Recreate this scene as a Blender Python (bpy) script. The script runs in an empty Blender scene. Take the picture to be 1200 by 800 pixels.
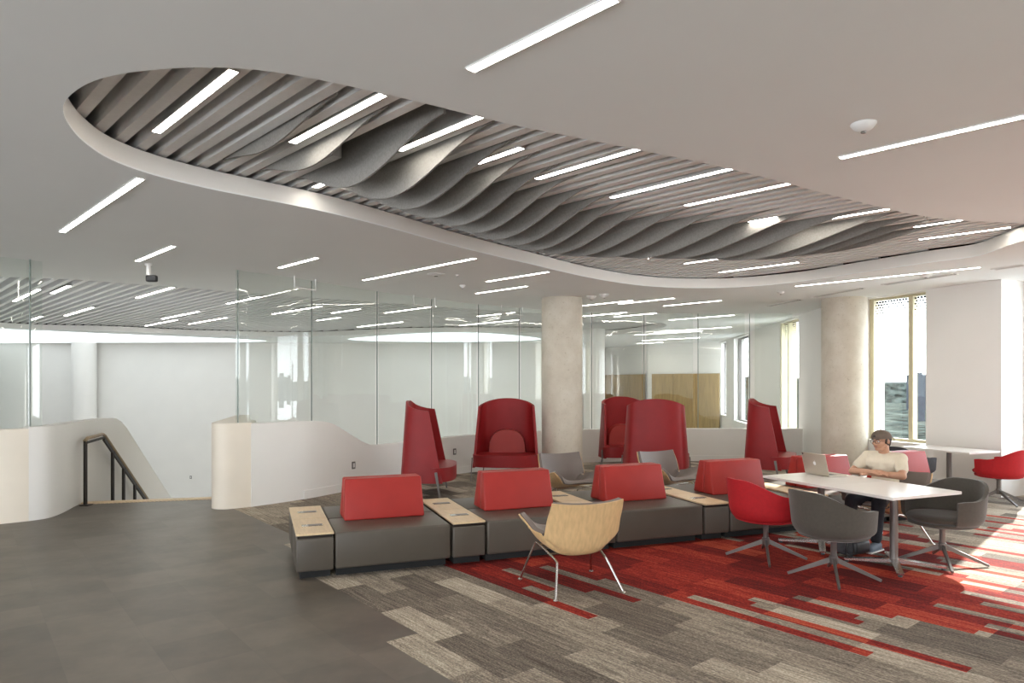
import bpy, bmesh, math, random
from mathutils import Vector, Matrix
from mathutils.geometry import tessellate_polygon
random.seed(7)
C = bpy.context.scene.collection
PI = math.pi

# ------------------------------------------------------------------ camera numbers
F, HZ, EYE = 790.0, 450.0, 1.75
CEIL = 3.37
BAF = 3.55            # underside of the felt baffles
def at(px, py, z=0.0):
    """point of the room at height z seen at a pixel (used to survey the photograph)"""
    Y = F * (EYE - z) / (py - HZ)
    return Vector(((px - 600) / F * Y, Y, z))
def R(a): return math.radians(a)

# ------------------------------------------------------------------ materials
def newmat(name):
    m = bpy.data.materials.new(name); m.use_nodes = True
    nt = m.node_tree; b = nt.nodes['Principled BSDF']
    return m, nt, b
class NX:
    """tiny helper to write node maths"""
    def __init__(s, nt): s.nt = nt
    def n(s, t, **k):
        o = s.nt.nodes.new(t)
        for a, v in k.items(): setattr(o, a, v)
        return o
    def m(s, op, a, b=None, c=None, clamp=False):
        o = s.nt.nodes.new('ShaderNodeMath'); o.operation = op; o.use_clamp = clamp
        for i, v in enumerate((a, b, c)):
            if v is None: continue
            if isinstance(v, (int, float)): o.inputs[i].default_value = v
            else: s.nt.links.new(v, o.inputs[i])
        return o.outputs[0]
    def comb(s, x, y, z=0.0):
        o = s.nt.nodes.new('ShaderNodeCombineXYZ')
        for i, v in enumerate((x, y, z)):
            if isinstance(v, (int, float)): o.inputs[i].default_value = v
            else: s.nt.links.new(v, o.inputs[i])
        return o.outputs[0]
    def noise(s, vec, scale, detail=2.0, rough=0.5, dim='3D'):
        o = s.nt.nodes.new('ShaderNodeTexNoise'); o.inputs['Scale'].default_value = scale
        o.inputs['Detail'].default_value = detail; o.inputs['Roughness'].default_value = rough
        s.nt.links.new(vec, o.inputs['Vector']); return o.outputs['Fac']
    def white(s, vec):
        o = s.nt.nodes.new('ShaderNodeTexWhiteNoise'); o.noise_dimensions = '3D'
        s.nt.links.new(vec, o.inputs['Vector']); return o.outputs['Value']
    def mix(s, f, a, b):
        o = s.nt.nodes.new('ShaderNodeMix'); o.data_type = 'RGBA'
        for i, v in ((0, f), (6, a), (7, b)):
            if isinstance(v, (int, float)): o.inputs[i].default_value = v
            elif isinstance(v, tuple): o.inputs[i].default_value = (*v, 1)
            else: s.nt.links.new(v, o.inputs[i])
        return o.outputs[2]
    def ramp(s, f, stops, interp='LINEAR'):
        o = s.nt.nodes.new('ShaderNodeValToRGB'); o.color_ramp.interpolation = interp
        e = o.color_ramp.elements
        while len(e) < len(stops): e.new(0.5)
        for el, (p, c) in zip(e, stops): el.position = p; el.color = (*c, 1)
        s.nt.links.new(f, o.inputs[0]); return o.outputs[0]
    def bump(s, h, strength, dist=0.01):
        o = s.nt.nodes.new('ShaderNodeBump'); o.inputs['Strength'].default_value = strength
        o.inputs['Distance'].default_value = dist
        s.nt.links.new(h, o.inputs['Height']); return o.outputs[0]
    def link(s, a, b): s.nt.links.new(a, b)

def simple(name, col, rough=0.5, metal=0.0, var=0.06, scale=8.0, bump=0.0, bscale=200.0, stretch=None, spec=0.5, sheen=0.0):
    m, nt, b = newmat(name); x = NX(nt)
    tc = x.n('ShaderNodeTexCoord').outputs['Object']
    if stretch:
        mp = x.n('ShaderNodeMapping'); mp.inputs['Scale'].default_value = stretch
        x.link(tc, mp.inputs['Vector']); v = mp.outputs[0]
    else: v = tc
    f = x.noise(v, scale, 3.0)
    lo = tuple(max(0, c * (1 - var)) for c in col); hi = tuple(min(1, c * (1 + var)) for c in col)
    x.link(x.ramp(f, [(0.3, lo), (0.7, hi)]), b.inputs['Base Color'])
    b.inputs['Roughness'].default_value = rough; b.inputs['Metallic'].default_value = metal
    b.inputs['Specular IOR Level'].default_value = spec
    if sheen: b.inputs['Sheen Weight'].default_value = sheen
    if bump: x.link(x.bump(x.noise(tc, bscale, 2.0), bump, 0.002), b.inputs['Normal'])
    return m
def emit(name, col, strength):
    m, nt, b = newmat(name)
    b.inputs['Base Color'].default_value = (.9, .9, .9, 1)
    b.inputs['Emission Color'].default_value = (*col, 1); b.inputs['Emission Strength'].default_value = strength
    return m
def glassmat(name, tint, ior=1.5, frit=False):
    m, nt, b = newmat(name); x = NX(nt); nt.nodes.remove(b)
    out = nt.nodes['Material Output']
    tr = x.n('ShaderNodeBsdfTransparent'); tr.inputs[0].default_value = (*tint, 1)
    gl = x.n('ShaderNodeBsdfGlossy'); gl.inputs['Roughness'].default_value = 0.0
    # Schlick reflectance that is the same from both sides of the pane
    geo = x.n('ShaderNodeNewGeometry'); dp = x.n('ShaderNodeVectorMath', operation='DOT_PRODUCT')
    x.link(geo.outputs['Incoming'], dp.inputs[0]); x.link(geo.outputs['Normal'], dp.inputs[1])
    f0 = ((ior - 1) / (ior + 1)) ** 2
    fr = x.m('ADD', f0, x.m('MULTIPLY', 1 - f0, x.m('POWER', x.m('SUBTRACT', 1.0, x.m('ABSOLUTE', dp.outputs['Value'])), 5.0)))
    mx = x.n('ShaderNodeMixShader'); x.link(fr, mx.inputs[0])
    x.link(tr.outputs[0], mx.inputs[1]); x.link(gl.outputs[0], mx.inputs[2])
    if frit:      # printed ceramic dots fading downwards from the head of the pane
        g = x.n('ShaderNodeTexCoord').outputs['Object']
        sp = x.n('ShaderNodeSeparateXYZ'); x.link(g, sp.inputs[0])
        row = x.m('FLOOR', x.m('MULTIPLY', sp.outputs[2], 20.0))
        off = x.m('MULTIPLY', x.m('MODULO', x.m('ABSOLUTE', row), 2.0), 0.5)
        a = x.m('SUBTRACT', x.m('FRACT', x.m('ADD', x.m('MULTIPLY', sp.outputs[0], 17.0), off)), 0.5)
        c = x.m('SUBTRACT', x.m('FRACT', x.m('MULTIPLY', sp.outputs[2], 20.0)), 0.5)
        d = x.m('SQRT', x.m('ADD', x.m('POWER', a, 2.0), x.m('POWER', c, 2.0)))
        rad = x.m('MULTIPLY', x.m('SUBTRACT', sp.outputs[2], 2.82), 0.75)
        k = x.m('LESS_THAN', d, x.m('MINIMUM', rad, 0.41))
        df = x.n('ShaderNodeBsdfDiffuse'); df.inputs[0].default_value = (.02, .022, .025, 1)
        m2 = x.n('ShaderNodeMixShader'); x.link(k, m2.inputs[0])
        x.link(mx.outputs[0], m2.inputs[1]); x.link(df.outputs[0], m2.inputs[2]); mx = m2
    x.link(mx.outputs[0], out.inputs['Surface'])
    return m

WHITE = simple('white paint', (.80, .785, .75), .6, var=.015, scale=1.5)
CEILM = simple('ceiling paint', (.84, .855, .845), .8, var=.01, scale=1.0)
CREAM = simple('cream lacquered panel', (.78, .71, .60), .38, var=.03, scale=2.0)
FELT = simple('grey felt', (.27, .258, .24), .95, var=.12, scale=60, bump=.3, bscale=400)
SLAT = simple('baffle grey', (.80, .795, .785), .85, var=.03, scale=20)
BLACK = simple('plenum black', (.015, .015, .015), .9)
VINYL = simple('taupe vinyl', (.078, .066, .052), .42, var=.05, scale=5, bump=.12, bscale=350)
REDV = simple('coral red vinyl', (.34, .024, .019), .46, var=.05, scale=5, bump=.1, bscale=350, spec=.32)
REDH = simple('deep red leather', (.25, .012, .014), .46, var=.07, scale=4, bump=.12, bscale=300, spec=.3)
REDP = simple('brick red leather', (.32, .030, .024), .46, var=.05, scale=4, bump=.1, bscale=300, spec=.3)
REDF = simple('bright red wool', (.40, .005, .010), .8, var=.08, scale=30, bump=.25, bscale=500)
GREYF = simple('warm grey wool', (.066, .057, .045), .85, var=.08, scale=40, bump=.25, bscale=500, sheen=.2)
GREYL = simple('warm grey leather', (.17, .138, .122), .40, var=.05, scale=6, bump=.1, bscale=350)
DARKF = simple('charcoal wool', (.05, .05, .055), .85, var=.1, scale=40)
PLY = simple('maple plywood', (.62, .42, .215), .38, var=.10, scale=3.0, stretch=(14, 14, .9))
MAPLE = simple('maple laminate', (.66, .50, .31), .4, var=.08, scale=3.0, stretch=(20, 2, 2))
TABLE = simple('white laminate', (.80, .77, .73), .28, var=.02, scale=3)
STEEL = simple('satin steel', (.62, .60, .58), .26, metal=1.0, var=.04)
GREYM = simple('grey powder coat', (.20, .185, .175), .38, metal=.6, var=.04)
DARKM = simple('dark bronze metal', (.035, .030, .027), .4, metal=.6, var=.1)
GOLD = simple('pale gold anodised aluminium', (.60, .55, .38), .4, metal=.35, var=.04)
PLAST = simple('white plastic', (.75, .74, .72), .4, var=.01)
BLKP = simple('black plastic', (.02, .02, .022), .4, var=.05)
ALU = simple('laptop aluminium', (.55, .50, .42), .36, metal=.6, var=.02)
OAK = simple('oak panel', (.36, .245, .10), .5, var=.16, scale=2.5, stretch=(6, 6, .6))
TERR = simple('parkland and car parks', (.040, .046, .040), 1.0, var=.9, scale=.06, spec=0)
CITY = simple('pale city concrete', (.065, .07, .078), 1.0, var=.1, scale=.2, spec=0)
LED = emit('linear diffuser', (1.0, .94, .84), 16.0)
CEILGLOW = emit('lens ceiling glow', (.86, .95, 1.0), .6)  # brightly lit stretch of ceiling, its light put in as glow
SCREEN = emit('laptop screen', (.75, .82, .95), .8)
EDGE = simple('green glass edge', (.22, .26, .24), .2)
GLASS = glassmat('clear partition glass', (.955, .975, .965), 1.62)
WGLASS = glassmat('window glass', (.97, .985, .985), 1.5, frit=True)

def concrete():
    m, nt, b = newmat('board marked concrete'); x = NX(nt)
    tc = x.n('ShaderNodeTexCoord').outputs['Object']
    f = x.noise(tc, 2.2, 6.0, .65); g = x.noise(tc, 38.0, 3.0)
    c = x.ramp(f, [(.25, (.50, .45, .37)), (.5, (.60, .55, .46)), (.75, (.68, .64, .56))])
    h = x.ramp(g, [(.28, (.55, .48, .38)), (.36, (1, 1, 1))])
    mm = x.n('ShaderNodeMix', data_type='RGBA', blend_type='MULTIPLY'); mm.inputs[0].default_value = .6
    x.link(c, mm.inputs[6]); x.link(h, mm.inputs[7]); x.link(mm.outputs[2], b.inputs['Base Color'])
    b.inputs['Roughness'].default_value = .6
    x.link(x.bump(g, .15, .004), b.inputs['Normal'])
    return m
CONC = concrete()

def floor_material():
    m, nt, b = newmat('plank carpet and vinyl tile'); x = NX(nt)
    pos = x.n('ShaderNodeTexCoord').outputs['Object']
    sp = x.n('ShaderNodeSeparateXYZ'); x.link(pos, sp.inputs[0]); X, Y = sp.outputs[0], sp.outputs[1]
    ca, sa = .635, .772      # the planks run along (ca,-sa)
    u = x.m('SUBTRACT', x.m('MULTIPLY', X, ca), x.m('MULTIPLY', Y, sa))
    v = x.m('ADD', x.m('MULTIPLY', X, sa), x.m('MULTIPLY', Y, ca))
    def cell(w, L, seed):
        row = x.m('FLOOR', x.m('DIVIDE', v, w))
        off = x.m('MULTIPLY', x.white(x.comb(row, seed, 1.0)), L)
        col = x.m('FLOOR', x.m('DIVIDE', x.m('ADD', u, off), L))
        uc = x.m('SUBTRACT', x.m('MULTIPLY', x.m('ADD', col, .5), L), off)
        vc = x.m('MULTIPLY', x.m('ADD', row, .5), w)
        xc = x.m('ADD', x.m('MULTIPLY', uc, ca), x.m('MULTIPLY', vc, sa))
        yc = x.m('SUBTRACT', x.m('MULTIPLY', vc, ca), x.m('MULTIPLY', uc, sa))
        r = x.white(x.comb(row, col, seed + 3.3))
        return row, col, xc, yc, r
    # full planks: tone
    row, col, xc, yc, r1 = cell(.25, .75, 2.0)
    r2 = x.white(x.comb(row, col, 9.1))
    # streaks along the plank
    st = x.noise(x.comb(x.m('MULTIPLY', u, 3.0), x.m('MULTIPLY', v, 55.0), x.m('MULTIPLY', r1, 40.0)), 1.0, 3.0, .7)
    st2 = x.noise(x.comb(x.m('MULTIPLY', u, 60.0), x.m('MULTIPLY', v, 110.0), r1), 1.0, 2.0, .6)
    tone = x.m('ADD', x.m('MULTIPLY', r1, .55), x.m('ADD', x.m('MULTIPLY', x.m('SUBTRACT', st, .5), 1.1), .22))
    tone = x.m('ADD', tone, x.m('MULTIPLY', x.m('SUBTRACT', st2, .5), 1.1))
    grey = x.ramp(tone, [(.05, (.085, .070, .058)), (.38, (.19, .160, .132)), (.68, (.36, .31, .245)), (1.0, (.62, .55, .45))])
    red = x.ramp(tone, [(.05, (.06, .013, .013)), (.35, (.16, .018, .016)), (.62, (.32, .032, .022)), (.95, (.52, .11, .055))])
    # half planks decide where red turns to grey
    hrow, hcol, hx, hy, hr = cell(.11, 1.5, 5.0)
    s = x.m('ADD', x.m('MULTIPLY', hx, .328), x.m('MULTIPLY', hy, .945))
    near = x.m('GREATER_THAN', x.m('ADD', s, x.m('MULTIPLY', x.m('SUBTRACT', hr, .5), 1.0)), 5.60)
    far_lim = x.m('ADD', x.m('MULTIPLY', X, .42), 7.55)
    far = x.m('LESS_THAN', x.m('ADD', s, x.m('MULTIPLY', x.m('SUBTRACT', hr, .5), 2.0)), x.m('ADD', x.m('MULTIPLY', hx, .42), 7.75))
    left = x.m('GREATER_THAN', x.m('ADD', hx, x.m('MULTIPLY', hr, .4)), -.66)
    thin = x.m('GREATER_THAN', x.white(x.comb(hrow, hcol, 21.0)), x.m('MULTIPLY', x.m('DIVIDE', x.m('SUBTRACT', hx, 3.3), 1.6, clamp=True), .55))
    isred = x.m('MULTIPLY', x.m('MULTIPLY', x.m('MULTIPLY', near, far), left), thin)
    carpet = x.mix(isred, grey, red)
    # vinyl floor: square tiles with a soft mottle
    tu = x.m('FLOOR', x.m('DIVIDE', u, .5)); tv = x.m('FLOOR', x.m('DIVIDE', v, .5))
    tr = x.white(x.comb(tu, tv, 4.0))
    mo = x.noise(pos, 2.6, 5.0, .6); mo2 = x.noise(pos, 14.0, 3.0, .6)
    vt = x.m('ADD', x.m('MULTIPLY', mo, .75), x.m('ADD', x.m('MULTIPLY', mo2, .3), x.m('MULTIPLY', x.m('SUBTRACT', tr, .5), .18)))
    vinyl = x.ramp(vt, [(.34, (.078, .065, .052)), (.52, (.108, .090, .071)), (.70, (.140, .117, .092))])
    fu = x.m('ABSOLUTE', x.m('SUBTRACT', x.m('FRACT', x.m('DIVIDE', u, .5)), .5)); fv = x.m('ABSOLUTE', x.m('SUBTRACT', x.m('FRACT', x.m('DIVIDE', v, .5)), .5))
    seam = x.m('GREATER_THAN', x.m('MAXIMUM', fu, fv), .496)
    vinyl = x.mix(x.m('MULTIPLY', seam, .35), vinyl, (.08, .068, .058))
    # where the carpet starts, stepped by whole planks
    brow, bcol, bx, by, br = cell(.25, .75, 2.0)
    d = x.m('ADD', x.m('MULTIPLY', bx, .854), x.m('MULTIPLY', by, .52))
    iscarpet = x.m('GREATER_THAN', x.m('ADD', d, x.m('MULTIPLY', x.m('SUBTRACT', br, .5), .25)), 1.74)
    x.link(x.mix(iscarpet, vinyl, carpet), b.inputs['Base Color'])
    rr = x.m('ADD', x.m('MULTIPLY', iscarpet, .55), x.m('ADD', .36, x.m('MULTIPLY', mo2, .12)))
    x.link(rr, b.inputs['Roughness'])
    x.link(x.m('SUBTRACT', .5, x.m('MULTIPLY', iscarpet, .4)), b.inputs['Specular IOR Level'])
    x.link(x.bump(x.m('MULTIPLY', st2, iscarpet), .35, .004), b.inputs['Normal'])
    return m
FLOOR = floor_material()

# ------------------------------------------------------------------ mesh helpers
class MB:
    def __init__(s): s.bm = bmesh.new()
    def box(s, c, size, rot=None, bevel=0.0, seg=2, taper=None):
        g = bmesh.ops.create_cube(s.bm, size=1.0); vs = g['verts']
        for v in vs:
            t = 1.0
            p = Vector((v.co.x * size[0], v.co.y * size[1], v.co.z * size[2]))
            if taper and v.co.z > 0: p.x *= taper[0]; p.y *= taper[1]
            v.co = p
        if bevel > 0:
            es = list({e for v in vs for e in v.link_edges})
            r = bmesh.ops.bevel(s.bm, geom=es, offset=bevel, segments=seg, profile=.5, affect='EDGES')
            vs = list({v for f in r['faces'] for v in f.verts} | {v for v in vs if v.is_valid})
        M = Matrix.Translation(Vector(c)) @ (rot if rot is not None else Matrix.Identity(4))
        for v in vs: v.co = M @ v.co
        return s
    def rbox(s, x0, x1, y0, y1, z0, z1, bevel=0.0, seg=2, taper=None):
        return s.box(((x0 + x1) / 2, (y0 + y1) / 2, (z0 + z1) / 2), (x1 - x0, y1 - y0, z1 - z0), None, bevel, seg, taper)
    def bar(s, p, q, w, h, w2=None, h2=None, up=Vector((0, 0, 1))):
        p, q = Vector(p), Vector(q); d = (q - p).normalized(); side = d.cross(up)
        if side.length < 1e-4: side = Vector((1, 0, 0))
        side.normalize(); u = side.cross(d).normalized(); w2 = w2 or w; h2 = h2 or h
        A = [s.bm.verts.new(p + side * a * w / 2 + u * b * h / 2) for a, b in ((-1, -1), (1, -1), (1, 1), (-1, 1))]
        B = [s.bm.verts.new(q + side * a * w2 / 2 + u * b * h2 / 2) for a, b in ((-1, -1), (1, -1), (1, 1), (-1, 1))]
        s.bm.faces.new(A[::-1]); s.bm.faces.new(B)
        for i in range(4): s.bm.faces.new((A[i], A[(i + 1) % 4], B[(i + 1) % 4], B[i]))
        return s
    def tube(s, pts, r, n=10, radii=None, closed=False):
        pts = [Vector(p) for p in pts]; rings = []
        N = len(pts)
        prev = None
        for i, p in enumerate(pts):
            if closed: d = pts[(i + 1) % N] - pts[i - 1]
            else: d = pts[min(i + 1, N - 1)] - pts[max(i - 1, 0)]
            d.normalize()
            if prev is None:
                a = Vector((0, 0, 1)) if abs(d.z) < .9 else Vector((1, 0, 0))
                sd = d.cross(a).normalized()
            else:
                sd = (prev - d * prev.dot(d))
                sd = sd.normalized() if sd.length > 1e-5 else d.orthogonal().normalized()
            prev = sd; u = sd.cross(d)
            rr = radii[i] if radii else r
            rings.append([s.bm.verts.new(p + (sd * math.cos(2 * PI * k / n) + u * math.sin(2 * PI * k / n)) * rr) for k in range(n)])
        M = N if closed else N - 1
        for i in range(M):
            a, b = rings[i], rings[(i + 1) % N]
            for k in range(n): s.bm.faces.new((a[k], b[k], b[(k + 1) % n], a[(k + 1) % n]))
        if not closed: s.bm.faces.new(rings[0]); s.bm.faces.new(rings[-1][::-1])
        return s
    def lathe(s, prof, n=24, c=(0, 0, 0)):
        c = Vector(c); rings = []
        for r, z in prof:
            rings.append([s.bm.verts.new(c + Vector((r * math.cos(2 * PI * k / n), r * math.sin(2 * PI * k / n), z))) for k in range(n)])
        for a, b in zip(rings, rings[1:]):
            for k in range(n): s.bm.faces.new((a[k], a[(k + 1) % n], b[(k + 1) % n], b[k]))
        s.bm.faces.new(rings[0][::-1]); s.bm.faces.new(rings[-1])
        return s
    def prism(s, poly, z0, z1, holes=()):
        loops = [[Vector((p[0], p[1], 0)) for p in poly]] + [[Vector((p[0], p[1], 0)) for p in h] for h in holes]
        tris = tessellate_polygon(loops); flat = [p for l in loops for p in l]
        a = [s.bm.verts.new((p.x, p.y, z0)) for p in flat]; b = [s.bm.verts.new((p.x, p.y, z1)) for p in flat]
        for t in tris:
            s.bm.faces.new([b[i] for i in t]); s.bm.faces.new([a[i] for i in t][::-1])
        k = 0
        for l in loops:
            n = len(l)
            for i in range(n):
                i0, i1 = k + i, k + (i + 1) % n
                s.bm.faces.new((a[i0], a[i1], b[i1], b[i0]))
            k += n
        return s
    def grid(s, rows, closed=False):
        V = [[s.bm.verts.new(p) for p in r] for r in rows]
        for a, b in zip(V, V[1:]):
            n = len(a)
            for k in range(n if closed else n - 1):
                s.bm.faces.new((a[k], a[(k + 1) % n], b[(k + 1) % n], b[k]))
        return V
    def slab(s, rows, thick, rows2=None):
        """closed sheet from two grids: rows and the same pushed by `thick` along its normal"""
        n, m = len(rows), len(rows[0])
        if rows2 is None:
            rows2 = []
            for i in range(n):
                rr = []
                for j in range(m):
                    du = Vector(rows[min(i + 1, n - 1)][j]) - Vector(rows[max(i - 1, 0)][j])
                    dv = Vector(rows[i][min(j + 1, m - 1)]) - Vector(rows[i][max(j - 1, 0)])
                    nn = du.cross(dv); nn = nn.normalized() if nn.length > 1e-9 else Vector((0, 0, 1))
                    rr.append(Vector(rows[i][j]) + nn * thick)
                rows2.append(rr)
        A = s.grid(rows); B = s.grid(rows2)
        for i in range(n - 1):
            s.bm.faces.new((A[i][0], A[i + 1][0], B[i + 1][0], B[i][0])); s.bm.faces.new((A[i][-1], B[i][-1], B[i + 1][-1], A[i + 1][-1]))
        for j in range(m - 1):
            s.bm.faces.new((A[0][j], B[0][j], B[0][j + 1], A[0][j + 1])); s.bm.faces.new((A[-1][j], A[-1][j + 1], B[-1][j + 1], B[-1][j]))
        return s
    def ball(s, c, r, sc=(1, 1, 1), rot=None, seg=20):
        g = bmesh.ops.create_uvsphere(s.bm, u_segments=seg, v_segments=max(8, seg // 2), radius=r)
        M = Matrix.Translation(Vector(c)) @ (rot if rot is not None else Matrix.Identity(4)) @ Matrix.Diagonal((*sc, 1))
        for v in g['verts']: v.co = M @ v.co
        return s
    def capsule(s, p, q, r0, r1, n=16):
        p, q = Vector(p), Vector(q); s.ball(p, r0, seg=n); s.ball(q, r1, seg=n)
        d = (q - p); L = d.length
        if L > 1e-5:
            rot = d.to_track_quat('Z', 'Y').to_matrix().to_4x4()
            g = bmesh.ops.create_cone(s.bm, cap_ends=True, segments=n, radius1=r0, radius2=r1, depth=L)
            M = Matrix.Translation((p + q) / 2) @ rot
            for v in g['verts']: v.co = M @ v.co
        return s
    def xf(s, M):
        for v in s.bm.verts: v.co = M @ v.co
        return s
    def build(s, name, mat, parent=None, smooth=None, label=None):
        bmesh.ops.recalc_face_normals(s.bm, faces=s.bm.faces)
        if smooth:
            for f in s.bm.faces: f.smooth = True
            a = R(smooth)
            for e in s.bm.edges:
                if len(e.link_faces) == 2 and e.calc_face_angle(0) > a: e.smooth = False
        me = bpy.data.meshes.new(name); s.bm.to_mesh(me); s.bm.free()
        me.materials.append(mat); o = bpy.data.objects.new(name, me); C.objects.link(o)
        if parent: o.parent = parent
        if label: o['label'] = label
        return o
def tag(o, label=None, cat=None, group=None, kind=None):
    if label: o['label'] = label
    if cat: o['category'] = cat
    if group: o['group'] = group
    if kind: o['kind'] = kind
    return o
def thing(name, label, cat, loc=(0, 0, 0), rz=0.0, group=None):
    o = bpy.data.objects.new(name, None); C.objects.link(o); o.empty_display_size = .1
    o.location = loc; o.rotation_euler = (0, 0, rz)
    return tag(o, label, cat, group)
def kids(o): return [c for c in bpy.data.objects if c.parent == o]
def copy_tree(o, loc, rz, label, group=None):
    def rec(a, par):
        c = a.copy(); C.objects.link(c); c.parent = par
        for ch in kids(a): rec(ch, c)
        return c
    r = rec(o, None); r.location = loc; r.rotation_euler = (0, 0, rz); r['label'] = label
    if group: r['group'] = group
    return r
def struct(o): o['kind'] = 'structure'; return o
def spline(pts, n=6, closed=False):
    P = [Vector(p) for p in pts]; out = []; N = len(P)
    rng = range(N) if closed else range(N - 1)
    for i in rng:
        p0 = P[i - 1] if (closed or i > 0) else P[0]; p1 = P[i]; p2 = P[(i + 1) % N]
        p3 = P[(i + 2) % N] if (closed or i + 2 < N) else P[-1]
        for k in range(n):
            t = k / n
            out.append(.5 * ((2 * p1) + (p2 - p0) * t + (2 * p0 - 5 * p1 + 4 * p2 - p3) * t * t + (3 * p1 - p0 - 3 * p2 + p3) * t ** 3))
    if not closed: out.append(P[-1])
    return out
def lerp_tab(tab, x):
    if x <= tab[0][0]: return tab[0][1]
    for (a, va), (b, vb) in zip(tab, tab[1:]):
        if x <= b:
            t = (x - a) / (b - a); return va + (vb - va) * t
    return tab[-1][1]
def smooth_tab(tab, x):
    if x <= tab[0][0]: return tab[0][1]
    for (a, va), (b, vb) in zip(tab, tab[1:]):
        if x <= b:
            t = (x - a) / (b - a); t = t * t * (3 - 2 * t); return va + (vb - va) * t
    return tab[-1][1]
def ribbon(name, path, z0, z1, th, mat, parent=None, side=1.0, smooth=40, off=0.0):
    """upright band that follows a plan path; z0/z1 may be functions of the point"""
    f0 = z0 if callable(z0) else (lambda p: z0); f1 = z1 if callable(z1) else (lambda p: z1)
    pts = [Vector((p[0], p[1], 0)) for p in path]; n = len(pts); mb = MB(); rings = []
    for i, p in enumerate(pts):
        d = (pts[min(i + 1, n - 1)] - pts[max(i - 1, 0)]).normalized(); nn = Vector((d.y, -d.x, 0)) * side
        a = p + nn * off; b = p + nn * (off + th); za, zb = f0(p), f1(p)
        rings.append([Vector((a.x, a.y, za)), Vector((a.x, a.y, zb)), Vector((b.x, b.y, zb)), Vector((b.x, b.y, za))])
    V = mb.grid(rings, closed=True)
    mb.bm.faces.new(V[0][::-1]); mb.bm.faces.new(V[-1])
    return mb.build(name, mat, parent, smooth)

# ------------------------------------------------------------------ directions of the place
SD = Vector((-.3817, .9243, 0)); AD = Vector((.9243, .3817, 0))      # table, seating and near facade
LD = Vector((-.7071, .7071, 0)); QD = Vector((.7071, .7071, 0))      # lights and baffles

# ================================================================== SHELL
QF = Vector((7.55, 10.4, 0))
def fac(t, o=0.0, z=0.0): p = QF + SD * t + AD * o; return Vector((p.x, p.y, z))
fb = fac(3.1)
farA = Vector((6.45, 13.35, 0)); farB = Vector((7.95, 25.6, 0))
wl = [Vector(p) for p in ((-10.2, 7.3, 0), (-8, 7.95, 0), (-6.42, 8.42, 0), (-6.18, 8.62, 0))]
wlc = spline([(-6.18, 8.62, 0), (-6.06, 8.82, 0), (-6.12, 9.2, 0), (-6.26, 9.65, 0), (-6.36, 10.1, 0), (-6.53, 11.0, 0), (-6.79, 12.4, 0), (-7.15, 14.4, 0)], 6)
wrc = spline([(-3.72, 9.62, 0), (-3.19, 10.24, 0), (-2.73, 11.0, 0), (-1.95, 12.1, 0), (-1.07, 13.16, 0), (-.4, 13.75, 0), (.7, 14.6, 0), (2.0, 15.18, 0), (3.4, 15.35, 0), (6.62, 15.35, 0)], 8)
floor_poly = [(-14, -6), (14.6, -6)] + [(p.x, p.y) for p in (fac(-14, .9), fac(0, .9), fac(3.3, .3))] + \
             [(6.8, 13.4), (7.0, 15.4)] + [(p.x, p.y + .1) for p in reversed(wrc)] + \
             [(-3.9, 9.75), (-4.25, 9.75), (-4.45, 10.42), (-6.38, 9.93), (-6.3, 9.6), (-6.2, 9.2), (-6.15, 8.85), (-6.3, 8.7), (-8, 8.1), (-10.2, 7.45), (-14, 6.3)]
struct(MB().prism(floor_poly, -.35, 0).build('floor', FLOOR))
struct(MB().rbox(-23.3, 8.5, 6, 32, -4.2, -4.0).build('floor_atrium', WHITE))

oval = [at(px, py, CEIL) for px, py in ((74, 127), (82, 112), (110, 95), (160, 84), (250, 79), (345, 88), (480, 117), (600, 146), (720, 170), (860, 199),
        (1000, 235), (1100, 256))]
oval += [Vector((5.35, 6.85, 0)), Vector((5.78, 7.25, 0)), Vector((5.78, 7.75, 0))]
oval += [at(px, py, CEIL) for px, py in ((1145, 300), (1087, 308), (1012, 319), (930, 331), (850, 337), (770, 336), (700, 327), (620, 309), (540, 290), (460, 268), (380, 248), (300, 232), (240, 220), (180, 205), (130, 187), (98, 166), (80, 145))]
oval = [Vector((p.x, p.y, 0)) for p in oval]; oval = spline(oval, 5, True)
atr = spline([Vector(p + (0,)) for p in ((-15.2, 10.5), (-12, 9.7), (-7.6, 10.2), (-6.1, 10.9), (-4.1, 12.4), (-.9, 14.5), (2.6, 16.7), (4.1, 18.1), (4.2, 20), (3.2, 22.2),
             (.9, 21.2), (-3, 21.2), (-7, 22.9), (-10.2, 22.2), (-12.3, 20.6), (-15, 19))], 5, True)
_f = lambda t, o: (fac(t, o).x, fac(t, o).y)
ceil_poly = [(-23.4, -6), _f(-17.8, .74), _f(3.1, .74), (7.0, 15.4), (8.35, 25.6), (8.35, 32), (-23.4, 32)]
struct(MB().prism(ceil_poly, CEIL, CEIL + .012, holes=[[(p.x, p.y) for p in oval], [(p.x, p.y) for p in atr]]).build('ceiling', CEILM))
struct(MB().prism(ceil_poly, 4.35, 4.4).build('ceiling_slab', BLACK))
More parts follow.
